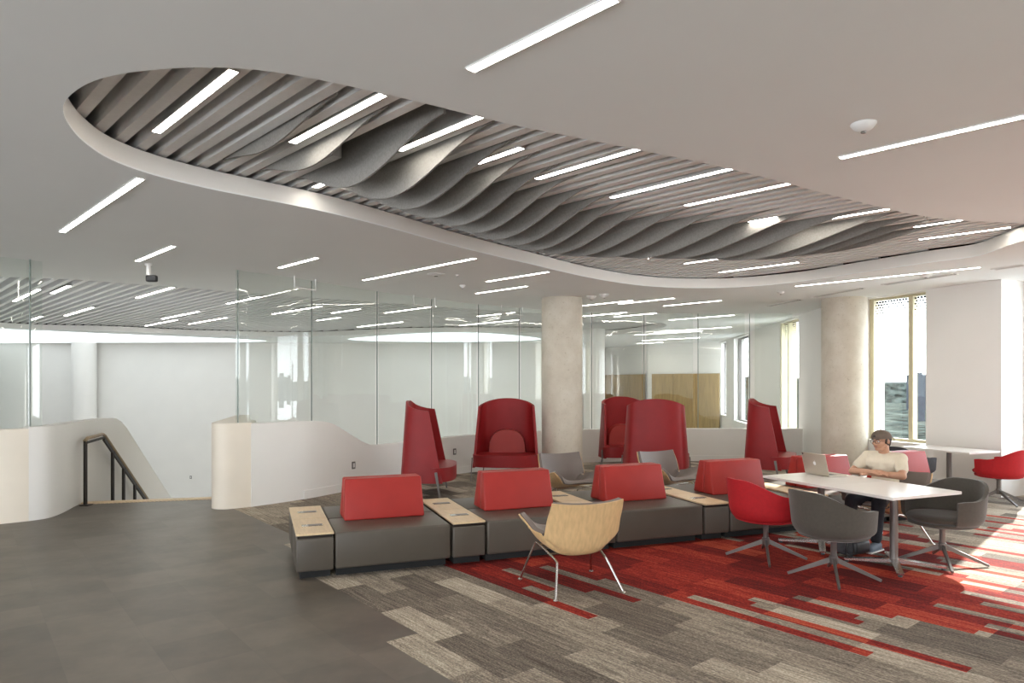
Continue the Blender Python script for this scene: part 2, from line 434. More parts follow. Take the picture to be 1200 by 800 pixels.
for nm, p in (('trim_1', oval), ('trim_2', atr)):
    mb = MB(); n = len(p); rows = []
    ctr = sum(p, Vector()) / n
    ins, outs = [], []
    for i in range(n):
        d = (p[(i + 1) % n] - p[i - 1]).normalized(); nn = Vector((d.y, -d.x, 0))
        if nn.dot(p[i] - ctr) < 0 and nm == 'trim_1': nn = -nn
        if nm == 'trim_2': nn = nn if True else nn
        ins.append(p[i]); outs.append(p[i] + nn * .02)
    rings = [[Vector((a.x, a.y, CEIL + .012)), Vector((a.x, a.y, BAF - .02)), Vector((b.x, b.y, BAF - .02)), Vector((b.x, b.y, CEIL + .012))] for a, b in zip(ins, outs)]
    V = [[mb.bm.verts.new(q) for q in r] for r in rings]
    for i in range(n):
        a, b = V[i], V[(i + 1) % n]
        for k in range(4): mb.bm.faces.new((a[k], a[(k + 1) % 4], b[(k + 1) % 4], b[k]))
    o = struct(mb.build(nm, WHITE, None, 50))

# plenum skirt (unseen, added to keep stray daylight out of the void above the ceiling)
for i, (a, b) in enumerate(zip(ceil_poly, ceil_poly[1:] + ceil_poly[:1])):
    struct(ribbon('trim_%d' % (3 + i), [Vector((*a, 0)), Vector((*b, 0))], CEIL, 4.4, .05, BLACK))

def wall_holes(name, p0, p1, z0, z1, th, mat, holes=(), side=1.0):
    """wall along p0-p1 with rectangular holes (t0,t1,za,zb), t in metres from p0"""
    p0, p1 = Vector(p0), Vector(p1); d = (p1 - p0); L = d.length; d.normalize(); n = Vector((d.y, -d.x, 0)) * side
    mb = MB()
    def seg(t0, t1, a, b):
        if t1 - t0 < 1e-4 or b - a < 1e-4: return
        q = [p0 + d * t0, p0 + d * t1, p0 + d * t1 + n * th, p0 + d * t0 + n * th]
        A = [mb.bm.verts.new((v.x, v.y, a)) for v in q]; B = [mb.bm.verts.new((v.x, v.y, b)) for v in q]
        mb.bm.faces.new(A); mb.bm.faces.new(B)
        for i in range(4): mb.bm.faces.new((A[i], A[(i + 1) % 4], B[(i + 1) % 4], B[i]))
    t = 0
    for (a, b, za, zb) in sorted(holes):
        seg(t, a, z0, z1); seg(a, b, z0, za); seg(a, b, zb, z1); t = b
    seg(t, L, z0, z1)
    return struct(mb.build(name, mat))
# near facade on the right, with two deep window bays and a narrow window beyond the pier
wall_holes('wall_right', fac(0), fac(3.1), 0, CEIL, .55, WHITE, [(1.23, 2.46, .72, CEIL - .02)], 1.0)
wall_holes('wall_right_bay', fac(-3.5, .55), fac(0, .55), 0, CEIL, .16, WHITE, [(.06, 3.44, .52, CEIL)], 1.0)
wall_holes('wall_right_pier', fac(-4.7), fac(-3.5), 0, CEIL, .7, WHITE)
wall_holes('wall_right_near', fac(-8.2, .55), fac(-4.7, .55), 0, CEIL, .16, WHITE, [(.06, 3.44, .52, CEIL)])
wall_holes('wall_right_end', fac(-16), fac(-8.2), 0, CEIL, .7, WHITE, [(2.0, 6.8, .5, CEIL - .1)])
def on_far(px):
    k = (px - 600) / F; d = (farB - farA).normalized()
    t = (farA.x - k * farA.y) / (k * d.y - d.x); return t
tA, tB = on_far(936), on_far(915)
wall_holes('wall_right_far', farA, farB, -4, CEIL, .35, WHITE, sorted([(on_far(936), on_far(914), .3, CEIL - .05), (on_far(877), on_far(860), .5, CEIL - .05), (on_far(851), on_far(843), .6, CEIL - .05)]), 1.0)
wall_holes('wall_right_bend', fac(3.1), farA, 0, CEIL, .3, WHITE)
backC = Vector((5.55, 27.5, 0)); backD = Vector((4.1, 30.2, 0))
wall_holes('wall_back_right', farB, backC, -4, CEIL, .3, WHITE, (), 1.0)
wall_holes('wall_back_recess', backC, backD, -4, CEIL, .3, WHITE, (), 1.0)
wall_holes('wall_back_link', (4.1, 30.2, 0), (2.6, 30.2, 0), -4, CEIL, .3, WHITE, (), 1.0)
wall_holes('wall_back_return', (2.6, 30.5, 0), (2.6, 26.5, 0), -4, CEIL, .3, WHITE, (), 1.0)
wall_holes('wall_back', (2.6, 26.5, 0), (-23.3, 26.5, 0), -4, CEIL, .3, WHITE, (), 1.0)
wall_holes('wall_left', (-23, 26.8, 0), (-23, 6.2, 0), -4, CEIL, .3, WHITE, (), 1.0)
wall_holes('wall_left_near', (-11, 7.0, 0), (-11, -6, 0), 0, CEIL, .3, WHITE, [(3.2, 7.6, .1, 3.3), (7.9, 12.6, .1, 3.3)], 1.0)  # unseen openings, added to bring daylight onto the ceiling
wall_holes('wall_left_return', (-23.3, 6.9, 0), (-11, 6.9, 0), -4, CEIL, .3, WHITE, (), 1.0)
wall_holes('wall_front', (-14, -5.9, 0), (14.6, -5.9, 0), 0, CEIL, .2, WHITE, [(.6, 4.9, .1, 3.3), (5.2, 9.7, .1, 3.3), (10.0, 14.8, .1, 3.3)], 1.0)  # unseen openings behind the camera, added for more daylight on the ceiling
# oak wall lining of the far room
def lining(a, b, z1, label):
    a, b = Vector(a), Vector(b); d = (b - a).normalized(); n = Vector((-d.y, d.x, 0))
    o = thing('wood_wall_panel', label, 'wall panel', tuple((a + b) / 2 + n * .01))
    L = (b - a).length; k = max(2, round(L / .9)); rot = Matrix.Rotation(math.atan2(d.y, d.x), 4, 'Z')
    for i in range(k):
        c = d * (-L / 2 + (i + .5) * L / k) + n * .03
        MB().box((c.x, c.y, z1 / 2 - .5), (L / k - .012, .04, z1 + 1), rot, .004, 1).build('panel', OAK, o)
    MB().box((n.x * .01, n.y * .01, z1 / 2 - .5), (L, .02, z1 + 1), rot).build('backing', DARKM, o)
lining(farB + Vector((-.05, -.02, 0)), backC + Vector((.15, -.1, 0)), 2.16, 'long oak veneer wall panelling in the far room behind the glass')
lining(backC + Vector((-.1, .0, 0)), backD + Vector((.1, -.1, 0)), 2.16, 'short oak veneer panelling receding past the corner of the far room')

# windows (structure) ------------------------------------------------
def window(idx, p0, p1, z0, z1, mull=(), fw=.055, depth=.14, fm=GOLD):
    p0, p1 = Vector(p0), Vector(p1); d = p1 - p0; L = d.length
    w = bpy.data.objects.new('window_%d' % idx, None); C.objects.link(w); struct(w)
    w.location = (p0.x, p0.y, 0); w.rotation_euler = (0, 0, math.atan2(d.y, d.x))
    fr = MB()
    fr.rbox(0, fw, -depth / 2, depth / 2, z0, z1).rbox(L - fw, L, -depth / 2, depth / 2, z0, z1)
    fr.rbox(fw, L - fw, -.04, .04, z0, z0 + .05).rbox(fw, L - fw, -.04, .04, z1 - .04, z1)
    fr.build('window_frame', fm, w)
    for t in mull: MB().rbox(t - fw / 2, t + fw / 2, -depth / 2, depth / 2, z0 + .05, z1 - .04, .004, 1).build('mullion', fm, w)
    MB().rbox(fw, L - fw, -.006, .006, z0 + .05, z1 - .04).build('window_pane', WGLASS, w)
    return w
window(1, fac(1.23, .22), fac(2.46, .22), .72, CEIL - .02, (.40,), .085, .12)
window(2, fac(-3.44, .62), fac(-.06, .62), .52, CEIL, (1.69,), .05, .1)
window(3, fac(-8.14, .62), fac(-4.76, .62), .52, CEIL, (1.69,), .05, .1)
def farp(t, o): d = (farB - farA).normalized(); n = Vector((d.y, -d.x, 0)); return farA + d * t + n * o
window(4, farp(on_far(936), .12), farp(on_far(914), .12), .3, CEIL - .05, (.95,), .06, .2)
window(5, farp(on_far(877), .2), farp(on_far(860), .2), .5, CEIL - .05, (), .05, .1, GREYM)
window(6, farp(on_far(851), .2), farp(on_far(843), .2), .6, CEIL - .05, (), .05, .1, GREYM)

# low walls ----------------------------------------------------------
ribbon_h = lambda p: 1.19
struct(ribbon('wall_left_low', wl, 0, 1.18, .22, CREAM, side=-1))
def stair_top(p):
    return smooth_tab([(11.0, 1.2), (11.9, .86)], p.y) if p.y < 11.9 else .86 - (p.y - 11.9) * .68
def curved_top(p):
    return 1.2 if p.y < 11.0 else 1.2 - ((p.y - 11.0) ** 2 * .5 if p.y < 11.68 else .231 + (p.y - 11.68) * .68)
struct(ribbon('wall_left_curved', wlc, -4, curved_top, .22, WHITE, side=-1))
TOPT = [(350, 1.185), (378, 1.17), (388, 1.13), (396, 1.07), (426, .775), (434, .72), (446, .695), (560, .74), (700, .735), (1000, .735)]
def pxof(p): return 600 + F * p.x / p.y
def low_top(p): return lerp_tab(TOPT, pxof(p))
wr_fine = []
for a, b in zip(wrc, wrc[1:]):
    for k in range(4): wr_fine.append(a.lerp(b, k / 4))
wr_fine.append(wrc[-1])
struct(ribbon('wall_back_low', wr_fine, -4, low_top, .2, WHITE, side=-1))
nose = spline([(-3.80, 9.56, 0), (-4.02, 9.43, 0), (-4.2, 9.47, 0), (-4.30, 9.66, 0), (-4.40, 10.05, 0), (-4.9, 12.0, 0)], 6)
nose_poly = [(p.x, p.y) for p in nose] + [(-4.7, 12.05), (-4.1, 10.55), (-3.86, 10.15), (-3.72, 9.63)]
struct(MB().prism(nose_poly, -4, 1.2).build('wall_stair_end', CREAM, None, 30))
struct(ribbon('baseboard_back', [p for p in wr_fine if p.y > 10.25], 0, .13, .018, WHITE, side=1))
struct(ribbon('baseboard_right', [fac(0, 0), fac(3.05, 0)], 0, .1, .015, WHITE, side=-1))

# glass partition on the low wall
part_o = thing('glass_partition', 'long clear frameless glass partition standing on the curved low wall', 'glass partition')
GP = [278, 371, 446, 510, 564, 611.5, 650, 696, 756.5, 818, 880, 934]
for i, (a, b) in enumerate(zip(GP, GP[1:])):
    seg = [p for p in wr_fine if a + 1.0 <= pxof(p) <= b - 1.0]
    if a == 278: seg = [Vector((-3.80, 9.40 + .06, 0))] + seg
    if len(seg) < 2: continue
    o = ribbon('glass_panel', [seg[0], seg[0].lerp(seg[-1], .5), seg[-1]] if False else seg, lambda p: low_top(p) + .004 if pxof(p) > 300 else 1.204, CEIL - .005, .012, GLASS, part_o, -1, 40, .1)
o = ribbon('glass_panel', [Vector((-10.2, 7.4, 0)), Vector((-8, 8.05, 0)), Vector((-6.42, 8.5, 0)), Vector((-6.14, 8.85, 0))], 1.185, CEIL - .005, .012, GLASS, None, -1, 40, .08); o.name = 'glass_screen'
tag(o, 'clear glass partition panel at the left edge above the cream low wall', 'glass panel')
for px in GP[:-1]:
    p = min(wr_fine, key=lambda q: abs(pxof(q) - px)) if px > 300 else Vector((-3.80, 9.47, 0))
    i_ = max(0, min(len(wr_fine) - 2, wr_fine.index(p))) if px > 300 else 0
    d_ = (wr_fine[i_ + 1] - wr_fine[i_]).normalized(); n_ = Vector((-d_.y, d_.x, 0)); c_ = p + n_ * .106; zb = low_top(p) if px > 300 else 1.2
    MB().box((c_.x, c_.y, (zb + CEIL) / 2), (.014, .014, CEIL - zb - .01), Matrix.Rotation(math.atan2(d_.y, d_.x), 4, 'Z')).build('glass_edge', EDGE, part_o)
MB().box((-6.235, 8.72, (1.2 + CEIL) / 2), (.016, .016, CEIL - 1.21)).build('glass_edge', EDGE, o)
# metal posts between some panels + U brackets
for px, lab in ((371, 'second joint'), (510, 'fourth joint'), (611.5, 'joint beside the concrete column')):
    p = min(wr_fine, key=lambda q: abs(pxof(q) - px))
    q0 = min(wr_fine, key=lambda q: abs(pxof(q) - (px - 24)))
    b = MB(); b.tube([(q0.x, q0.y - .06, CEIL), (q0.x, q0.y - .06, CEIL - .17), (p.x, p.y - .06, CEIL - .17), (p.x, p.y - .06, CEIL)], .013, 8)
    b.build('bracket', PLAST, part_o)
# strips of brightly lit ceiling beyond the atrium opening, light added as glow
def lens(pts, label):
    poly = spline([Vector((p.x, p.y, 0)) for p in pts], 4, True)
    o = MB().prism([(p.x, p.y) for p in poly], CEIL - .015, CEIL - .003).build('ceiling_glow_strip', CEILGLOW); return tag(o, label, 'ceiling_glow_strip')
lens([at(-40, 385.5, CEIL), at(40, 387, CEIL), at(120, 390.5, CEIL), at(220, 394.5, CEIL), at(312, 399.2, CEIL), at(240, 400.4, CEIL), at(100, 400.8, CEIL), at(-40, 400.8, CEIL)], 'long lens shaped glowing strip standing for brightly lit atrium ceiling at left above the white wall')
lens([at(408, 397, CEIL), at(470, 391.5, CEIL), at(530, 389.4, CEIL), at(590, 391.5, CEIL), at(634, 397, CEIL), at(590, 399.3, CEIL), at(520, 400, CEIL), at(450, 399.4, CEIL)], 'lens shaped glowing strip standing for brightly lit ceiling behind the glass left of the concrete column')

# columns
def column(p, r, label, mat=CONC):
    n = 48
    o = MB().lathe([(r, -4 if p[1] > 16 else 0), (r, CEIL - (.02 if p[0] < -10 else 0))], n, (0, 0, 0)).build('round_column', mat, None, 40)
    o.location = (p[0], p[1], 0); return tag(o, label, 'column')
column((.945, 12.75), .385, 'tall round bare concrete column in the middle of the room')
column((6.31, 12.8), .40, 'round bare concrete column beside the narrow gold framed window')
column((2.43, 19.9), .31, 'slim pale round column seen through the glass right of the concrete column', WHITE)
column((-16.5, 26.0), .42, 'white rounded column against the atrium wall at the far left', WHITE)

# stair --------------------------------------------------------------
nz = struct(MB().prism([(-6.36, 9.86), (-4.44, 10.35), (-4.46, 10.47), (-6.38, 9.98)], 0, .012).build('trim_10', MAPLE))
sdir = Vector((-.18, .98, 0)).normalized()
for i in range(9):
    a = Vector((-6.38, 9.98, 0)) + sdir * (.29 * i); b = Vector((-4.46, 10.47, 0)) + sdir * (.29 * i)
    c, d = b + sdir * .3, a + sdir * .3; z = -.17 * (i + 1)
    struct(MB().prism([(a.x, a.y), (b.x, b.y), (c.x, c.y), (d.x, d.y)], z - .15, z).build('floor_step', FLOOR))
stripe = MB()
for i in range(34):
    a = Vector((-6.30, 9.80, 0)).lerp(Vector((-4.48, 10.26, 0)), i / 34.0)
    stripe.bar((a.x, a.y, .003), (a.x + .035, a.y + .06, .003), .022, .006)
tag(stripe.build('tactile_strip', MAPLE), 'striped tactile warning strip on the floor at the top of the stair', 'tactile strip')
def handrail(off, label, posts):
    o = thing('stair_handrail', label, 'handrail', (0, 0, 0))
    base = Vector((-6.16, 9.72, 0)) + Vector((off, off * .25, 0)); k = sdir
    P = lambda t, z: (base.x + k.x * t, base.y + k.y * t, z)
    MB().tube([P(.0, .93), P(.08, .965), P(.62, .985), P(.70, .955), P(2.9, -.56)], .024, 10).build('handrail_grip', simple('oiled oak grip' + label[:5], (.30, .22, .13), .4), o)
    MB().bar(P(.66, .91), P(2.88, -.61), .03, .05).build('rail_bar', DARKM, o)
    MB().bar(P(0.02, 0), P(0.02, .93), .05, .03, up=Vector((1, 0, 0))).build('post', DARKM, o)
    MB().bar(P(.02, .90), P(.66, .93), .03, .03).build('rail_bar', DARKM, o)
    MB().rbox(base.x - .05, base.x + .07, base.y - .04, base.y + .08, 0.0, .012).build('foot_plate', DARKM, o)
    for t in posts:
        zt = .91 - (t - .66) * .685
        MB().bar(P(t, zt - 1.35), P(t, zt), .05, .03, up=Vector((1, 0, 0))).build('post', DARKM, o)
handrail(0, 'dark bronze stair handrail with oak grip against the curved white wall', (1.0, 1.45, 1.95))
handrail(1.72, 'dark bronze stair handrail on the right side beside the rounded wall end', (1.0, 1.45, 1.95))
# ================================================================== CEILING FELT
def spans(poly, q):
    """u-intervals where the line q lies inside a plan polygon"""
    us = []; n = len(poly)
    for i in range(n):
        a, b = poly[i], poly[(i + 1) % n]; qa, qb = a.dot(QD), b.dot(QD)
        if (qa - q) * (qb - q) < 0:
            t = (q - qa) / (qb - qa); us.append(a.dot(LD) + (b.dot(LD) - a.dot(LD)) * t)
    us.sort(); return list(zip(us[::2], us[1::2]))
rotL = Matrix.Rotation(math.atan2(LD.y, LD.x), 4, 'Z')
def baffles(poly, pitch, label, group, skip=None, w=.078, h=.32):
    qs = [p.dot(QD) for p in poly]; q = min(qs) + .06
    while q < max(qs):
        for (a, b) in spans(poly, q):
            if b - a < .15: continue
            a -= .34; b += .34
            segs = [(a, b)]
            if skip and skip[0] < q < skip[1]: segs = [(s0, s1) for s0, s1 in ((a, skip[2]), (skip[3], b)) if s1 - s0 > .2]
            for s0, s1 in segs:
                c = QD * q + LD * ((s0 + s1) / 2)
                o = MB().box((0, 0, h / 2), (s1 - s0, w, h)).build('felt_baffle', SLAT)
                o.location = (c.x, c.y, BAF); o.rotation_euler = (0, 0, math.atan2(LD.y, LD.x)); tag(o, label, 'ceiling baffle', group)
        q += pitch
baffles(oval, .165, 'straight grey felt baffle in the near oval ceiling opening', 'straight baffles in the near ceiling opening', (2.75, 3.05, 2.2, 4.75))
baffles(atr, .21, 'straight grey baffle in the atrium ceiling behind the glass', 'straight baffles in the atrium ceiling')
# deep curved felt fins that swell below the baffles
US = [(.9, 3.7), (2.4, 3.75), (3.15, 3.35), (4.4, 3.7), (5.7, 3.85), (6.5, 3.3), (7.8, 1.95), (9.0, 1.7)]
LN = [(.9, 1.4), (2.4, 1.8), (3.15, 2.2), (5.0, 2.35), (6.5, 2.7), (7.8, 3.2), (9.0, 2.4)]
DP = [(1.5, .03), (2.4, .12), (3.0, .28), (5.5, .32), (6.6, .30), (8.0, .30), (9.0, .12)]
FIXQ = [1.60, 2.37, 3.02, 3.65, 4.3, 5.24, 6.01, 6.6, 7.6]
q = 2.2; k = 0
qmin = min(p.dot(QD) for p in oval) + .14
while q < 9.0:
    qq = qmin + .165 * (round((q - qmin) / .165))     # midway between two baffles
    sp = spans(oval, qq)
    if sp and min(abs(qq - f) for f in FIXQ) > .05:
        u0 = max(lerp_tab(US, qq), sp[0][0] + .02); u1 = min(u0 + lerp_tab(LN, qq), sp[-1][1] - .05); D = lerp_tab(DP, qq)
        if u1 - u0 > .6:
            n = 28; rows = []
            for i in range(n + 1):
                t = i / n; u = u0 + (u1 - u0) * t; dep = D * math.sin(PI * min(1, t) ** 1.12) ** 1.6 if 0 < t < 1 else 0
                c = QD * (qq - .02) + LD * u
                rows.append([Vector((c.x, c.y, BAF + .14)), Vector((c.x, c.y, BAF + .005 - dep))])
            rows2 = [[p + QD * .014 for p in r] for r in rows]
            c0 = QD * qq + LD * u0
            o = MB().slab(rows, 0, rows2).xf(Matrix.Translation((-c0.x, -c0.y, -BAF))).build('curved_felt_fin', FELT, None, 40)
            o.location = (c0.x, c0.y, BAF)
            tag(o, 'deep wavy grey felt fin swelling below the near oval ceiling opening', 'ceiling fin', 'wavy felt fins in the near ceiling opening')
    q += .33
# pendant sprinklers inside the oval
def sprinkler(p, zt, zb, label, cat='sprinkler'):
    o = thing('sprinkler', label, cat, (p.x, p.y, zb))
    MB().lathe([(.022, .05), (.022, zt - zb)], 12).build('drop_pipe', BLKP, o)
    MB().lathe([(.010, 0), (.012, .05)], 10).build('sprinkler_body', STEEL, o)
    MB().lathe([(.032, -.004), (.034, 0)], 16).build('deflector_plate', STEEL, o)
sprinkler(at(441, 190, 3.42) + QD * .05, 3.95, 3.42, 'pendant fire sprinkler on black pipe in the gap of the felt baffles')
sprinkler(at(1083, 258, 3.46) + QD * .06, 3.9, 3.46, 'pendant fire sprinkler near the right tip of the oval opening')
sprinkler(at(757, 304, 3.5) + QD * .06, 3.9, 3.5, 'small pendant sprinkler at the far side of the oval opening')
# ------------------------------------------------------------------ linear lights
def led(a, b, z, label, group=None, w=.055):
    A, B = at(*a, z), at(*b, z); c = (A + B) / 2; L = max(.3, abs((B - A).dot(LD)))
    o = thing('linear_ceiling_light', label, 'ceiling light', (c.x, c.y, z), math.atan2(LD.y, LD.x), group)
    MB().rbox(-L / 2, L / 2, -w / 2, w / 2, 0, .002).build('diffuser', LED, o)
    f = MB(); f.rbox(-L / 2 - .006, L / 2 + .006, -w / 2 - .006, -w / 2, -.001, .008).rbox(-L / 2 - .006, L / 2 + .006, w / 2, w / 2 + .006, -.001, .008)
    f.rbox(-L / 2 - .006, -L / 2, -w / 2, w / 2, -.001, .008).rbox(L / 2, L / 2 + .006, -w / 2, w / 2, -.001, .008)
    f.rbox(-L / 2, L / 2, -w / 2, w / 2, .003, .008)
    f.build('housing', PLAST, o)
    return o
ZC = CEIL - .009; ZB = BAF - .012
led((550, 82), (722, 0), ZC, 'linear light in white ceiling at the top centre, largest of the ceiling')
led((985, 185.5), (1212, 134), ZC, 'long linear light in the white ceiling at upper right below the smoke detector')
led((75, 272), (162, 209), ZC, 'linear light in the white ceiling left below the oval opening')
led((161, 306), (203, 288.5), ZC, 'short linear light just above the left glass panels')
led((329, 314), (370, 302), ZC, 'short linear light above the glass at the stair end')
led((427.5, 328.7), (555, 302.5), ZC, 'long linear light left of the two small ones near the concrete column')
led((571, 330), (642, 318.5), ZC, 'upper of two short linear lights left of the concrete column')
led((557.5, 343.7), (618, 335.5), ZC, 'lower of two short linear lights left of the concrete column')
led((683, 358.2), (741, 352), ZC, 'linear light touching the right side of the concrete column top')
led((725, 356), (790, 349.4), ZC, 'linear light second right of the concrete column top')
led((778.4, 358.5), (845, 352), ZC, 'linear light third right of the concrete column top')
led((933, 335.5), (1148, 313), ZC, 'very long thin linear light in front of the window wall at right')
for i, (a, b) in enumerate((((183, 155), (274, 83)), ((345, 168), (446, 110)), ((470, 177), (565, 134)), ((560, 192), (610, 173)), ((630, 210), (748, 174)),
        ((717, 232), (858, 197)), ((803, 241), (935, 213)), ((877, 260), (911, 254.5)), ((920, 265), (1065, 241)), ((1069, 265), (1140, 257.5)),
        ((1076, 280), (1185, 267)), ((745, 301), (844, 287.5)), ((802, 309), (900, 295)), ((844, 319.5), (934.5, 307)), ((692, 294), (734, 288)), ((368, 218), (390, 213)))):
    lab = ['leftmost linear light in the oval, between straight baffles', 'second linear light from left in the oval opening', 'linear light beside the dark gap and sprinkler in the oval',
           'short linear light half hidden by a wavy fin in the oval', 'linear light along the near rim at the middle of the oval', 'linear light right of the middle along the near rim of the oval',
           'linear light fourth from the right tip along the near rim', 'tiny visible linear light behind a fin at right in the oval', 'long linear light above the right hand fins of the oval',
           'linear light beside the right sprinkler of the oval', 'linear light nearest the right tip of the oval', 'leftmost of three linear lights at the far rim of the oval',
           'middle of three linear lights at the far rim of the oval', 'rightmost of three linear lights at the far rim of the oval', 'small linear light at the far rim above the column',
           'tiny linear light glimpsed under a fin at left of the oval'][i]
    led(a, b, ZB, lab)
for a, b in (((17, 353), (45, 339)), ((61, 343.5), (81, 335)), ((78, 370), (107, 360)), ((37, 374.5), (49, 370.5)), ((161, 349), (202, 336.7)), ((191, 373.7), (231.7, 365)),
             ((171.7, 381.7), (206, 374.7)), ((223, 379.7), (263.7, 372)), ((270, 356), (301, 347.5)), ((320, 368), (376, 358.7)), ((389, 366.7), (422, 362)), ((370.7, 375.5), (399, 372)),
             ((417, 383), (473, 377.3)), ((452.5, 366.7), (509, 358.7)), ((538.7, 381.3), (608, 374.7)), ((560, 370.7), (602.7, 366))):
    led(a, b, ZB, 'linear light between the atrium baffles seen through the glass', 'linear lights in the atrium ceiling', .07)
for a, b in (((683, 370.5), (734.5, 366)), ((719, 371), (770, 367)), ((785, 375), (860, 369)), ((768, 389), (856, 383)), ((744.5, 392.5), (823, 387.5)),
             ((752, 399), (820.6, 395.5)), ((746, 402.5), (777.5, 401))):
    led(a, b, ZC, 'linear light in the white ceiling of the far room behind the glass', 'linear lights in the far room ceiling', .07)
# lights of the same kind in the ceiling behind the photographer
for p in ((-6, 1), (-3, -1), (0, 0.6), (3, .5), (6, 2.5), (5.5, -2), (-6, -3), (1, -3.5), (8.8, 1), (-7.5, 4.5)):
    o = thing('linear_ceiling_light', 'linear light in the white ceiling behind the viewpoint', 'ceiling light', (p[0], p[1], ZC), math.atan2(LD.y, LD.x), 'linear lights behind the viewpoint')
    MB().rbox(-.9, .9, -.031, .031, 0, .002).build('diffuser', LED, o); MB().rbox(-.9, .9, -.035, .035, .003, .008).build('housing', PLAST, o)
# ceiling devices
def device(px, py, r, h, label, name='smoke_detector'):
    p = at(px, py, CEIL); o = thing(name, label, 'smoke detector' if 'smoke' in name else 'ceiling device', (p.x, p.y, CEIL))
    MB().lathe([(r * .35, -h), (r * .8, -h * .55), (r, -h * .12), (r, 0)], 24).build('housing', PLAST, o, 40)
    MB().lathe([(r * .2, -h - .008), (r * .24, -h)], 12).build('sensor', GREYM, o)
device(1012, 145, .075, .05, 'round white smoke detector on the white ceiling at upper right')
device(511, 321, .13, .03, 'flat round white ceiling speaker beside the long linear light', 'ceiling_speaker')
device(542, 334, .05, .05, 'small white ceiling sensor left of the concrete column', 'ceiling_sensor')
device(536, 322, .03, .02, 'tiny round ceiling sprinkler cover by the ceiling speaker', 'sprinkler_cover')
device(693, 346.5, .09, .07, 'white twin head emergency lamp base just right of the concrete column top', 'emergency_lamp')
device(708, 344.5, .09, .07, 'second white emergency lamp head right of the column top', 'emergency_lamp')
device(915, 342, .06, .04, 'small white ceiling sensor in front of the column by the window', 'ceiling_sensor')
device(1085, 322, .09, .04, 'white ceiling sensor beside the very long thin light at right', 'ceiling_sensor')
cam_p = at(174, 309, CEIL)
o = thing('security_camera', 'white and black security camera hanging from the ceiling above the stair', 'security camera', (cam_p.x, cam_p.y, CEIL))
MB().lathe([(.05, -.03), (.05, 0)], 16).build('mount', PLAST, o)
MB().tube([(0, 0, -.02), (0, 0, -.17)], .03, 12).build('arm', PLAST, o)
MB().box((.05, -.01, -.2), (.14, .08, .09), None, .02).build('camera_head', BLKP, o)
def slot(a, b, label):
    A, B = at(*a, CEIL), at(*b, CEIL); d = (B - A); c = (A + B) / 2
    o = thing('slot_diffuser', label, 'air diffuser', (c.x, c.y, CEIL - .012), math.atan2(d.y, d.x)); L = d.length
    MB().rbox(-L / 2, L / 2, -.05, .05, .004, .012).build('slot', BLKP, o)
    f = MB(); f.rbox(-L / 2 - .02, L / 2 + .02, -.07, -.045, 0, .011).rbox(-L / 2 - .02, L / 2 + .02, .045, .07, 0, .011).rbox(-L / 2, L / 2, -.008, .008, 0, .011)
    f.build('frame', WHITE, o)
slot((900, 358.5), (936, 351), 'narrow black air slot in the ceiling left of the window column')
slot((954, 347.5), (1009, 337.5), 'narrow air slot in the ceiling in front of the gold framed window')
slot((1037, 333), (1118, 320.5), 'narrow air slot in the ceiling above the grey pier')
slot((1166, 315), (1200, 310), 'narrow air slot in the ceiling at the right edge')

def outlet(p, d, label):
    o = thing('wall_outlet', label, 'outlet', p, math.atan2(d.y, d.x))
    MB().box((0, 0, 0), (.075, .012, .12), None, .003, 1).build('cover_plate', GREYM, o)
    MB().box((0, -.008, 0), (.035, .006, .07), None, .002, 1).build('socket', PLAST, o)
def on_wall(px):
    i = min(range(1, len(wr_fine) - 1), key=lambda j: abs(pxof(wr_fine[j]) - px)); p = wr_fine[i]; d = (wr_fine[i + 1] - wr_fine[i - 1]).normalized()
    n = Vector((d.y, -d.x, 0)); return p + n * .008, d
for px, py, lab in ((415, 545, 'dark framed power outlet on the cream curved low wall'), (533, 529, 'power outlet on the low wall between the two high-back chairs')):
    p, d = on_wall(px); outlet((p.x, p.y, EYE - (py - HZ) / F * p.y), d, lab)
pw = Vector((-12.6, 26.48, 0))
outlet((-12.62, 26.48, EYE - 109 / F * 26.5), Vector((1, 0, 0)), 'small outlet low on the far white atrium wall')
outlet((fac(-.35, .54).x, fac(-.35, .54).y, .28), -SD, 'power outlet under the window sill at the right edge')

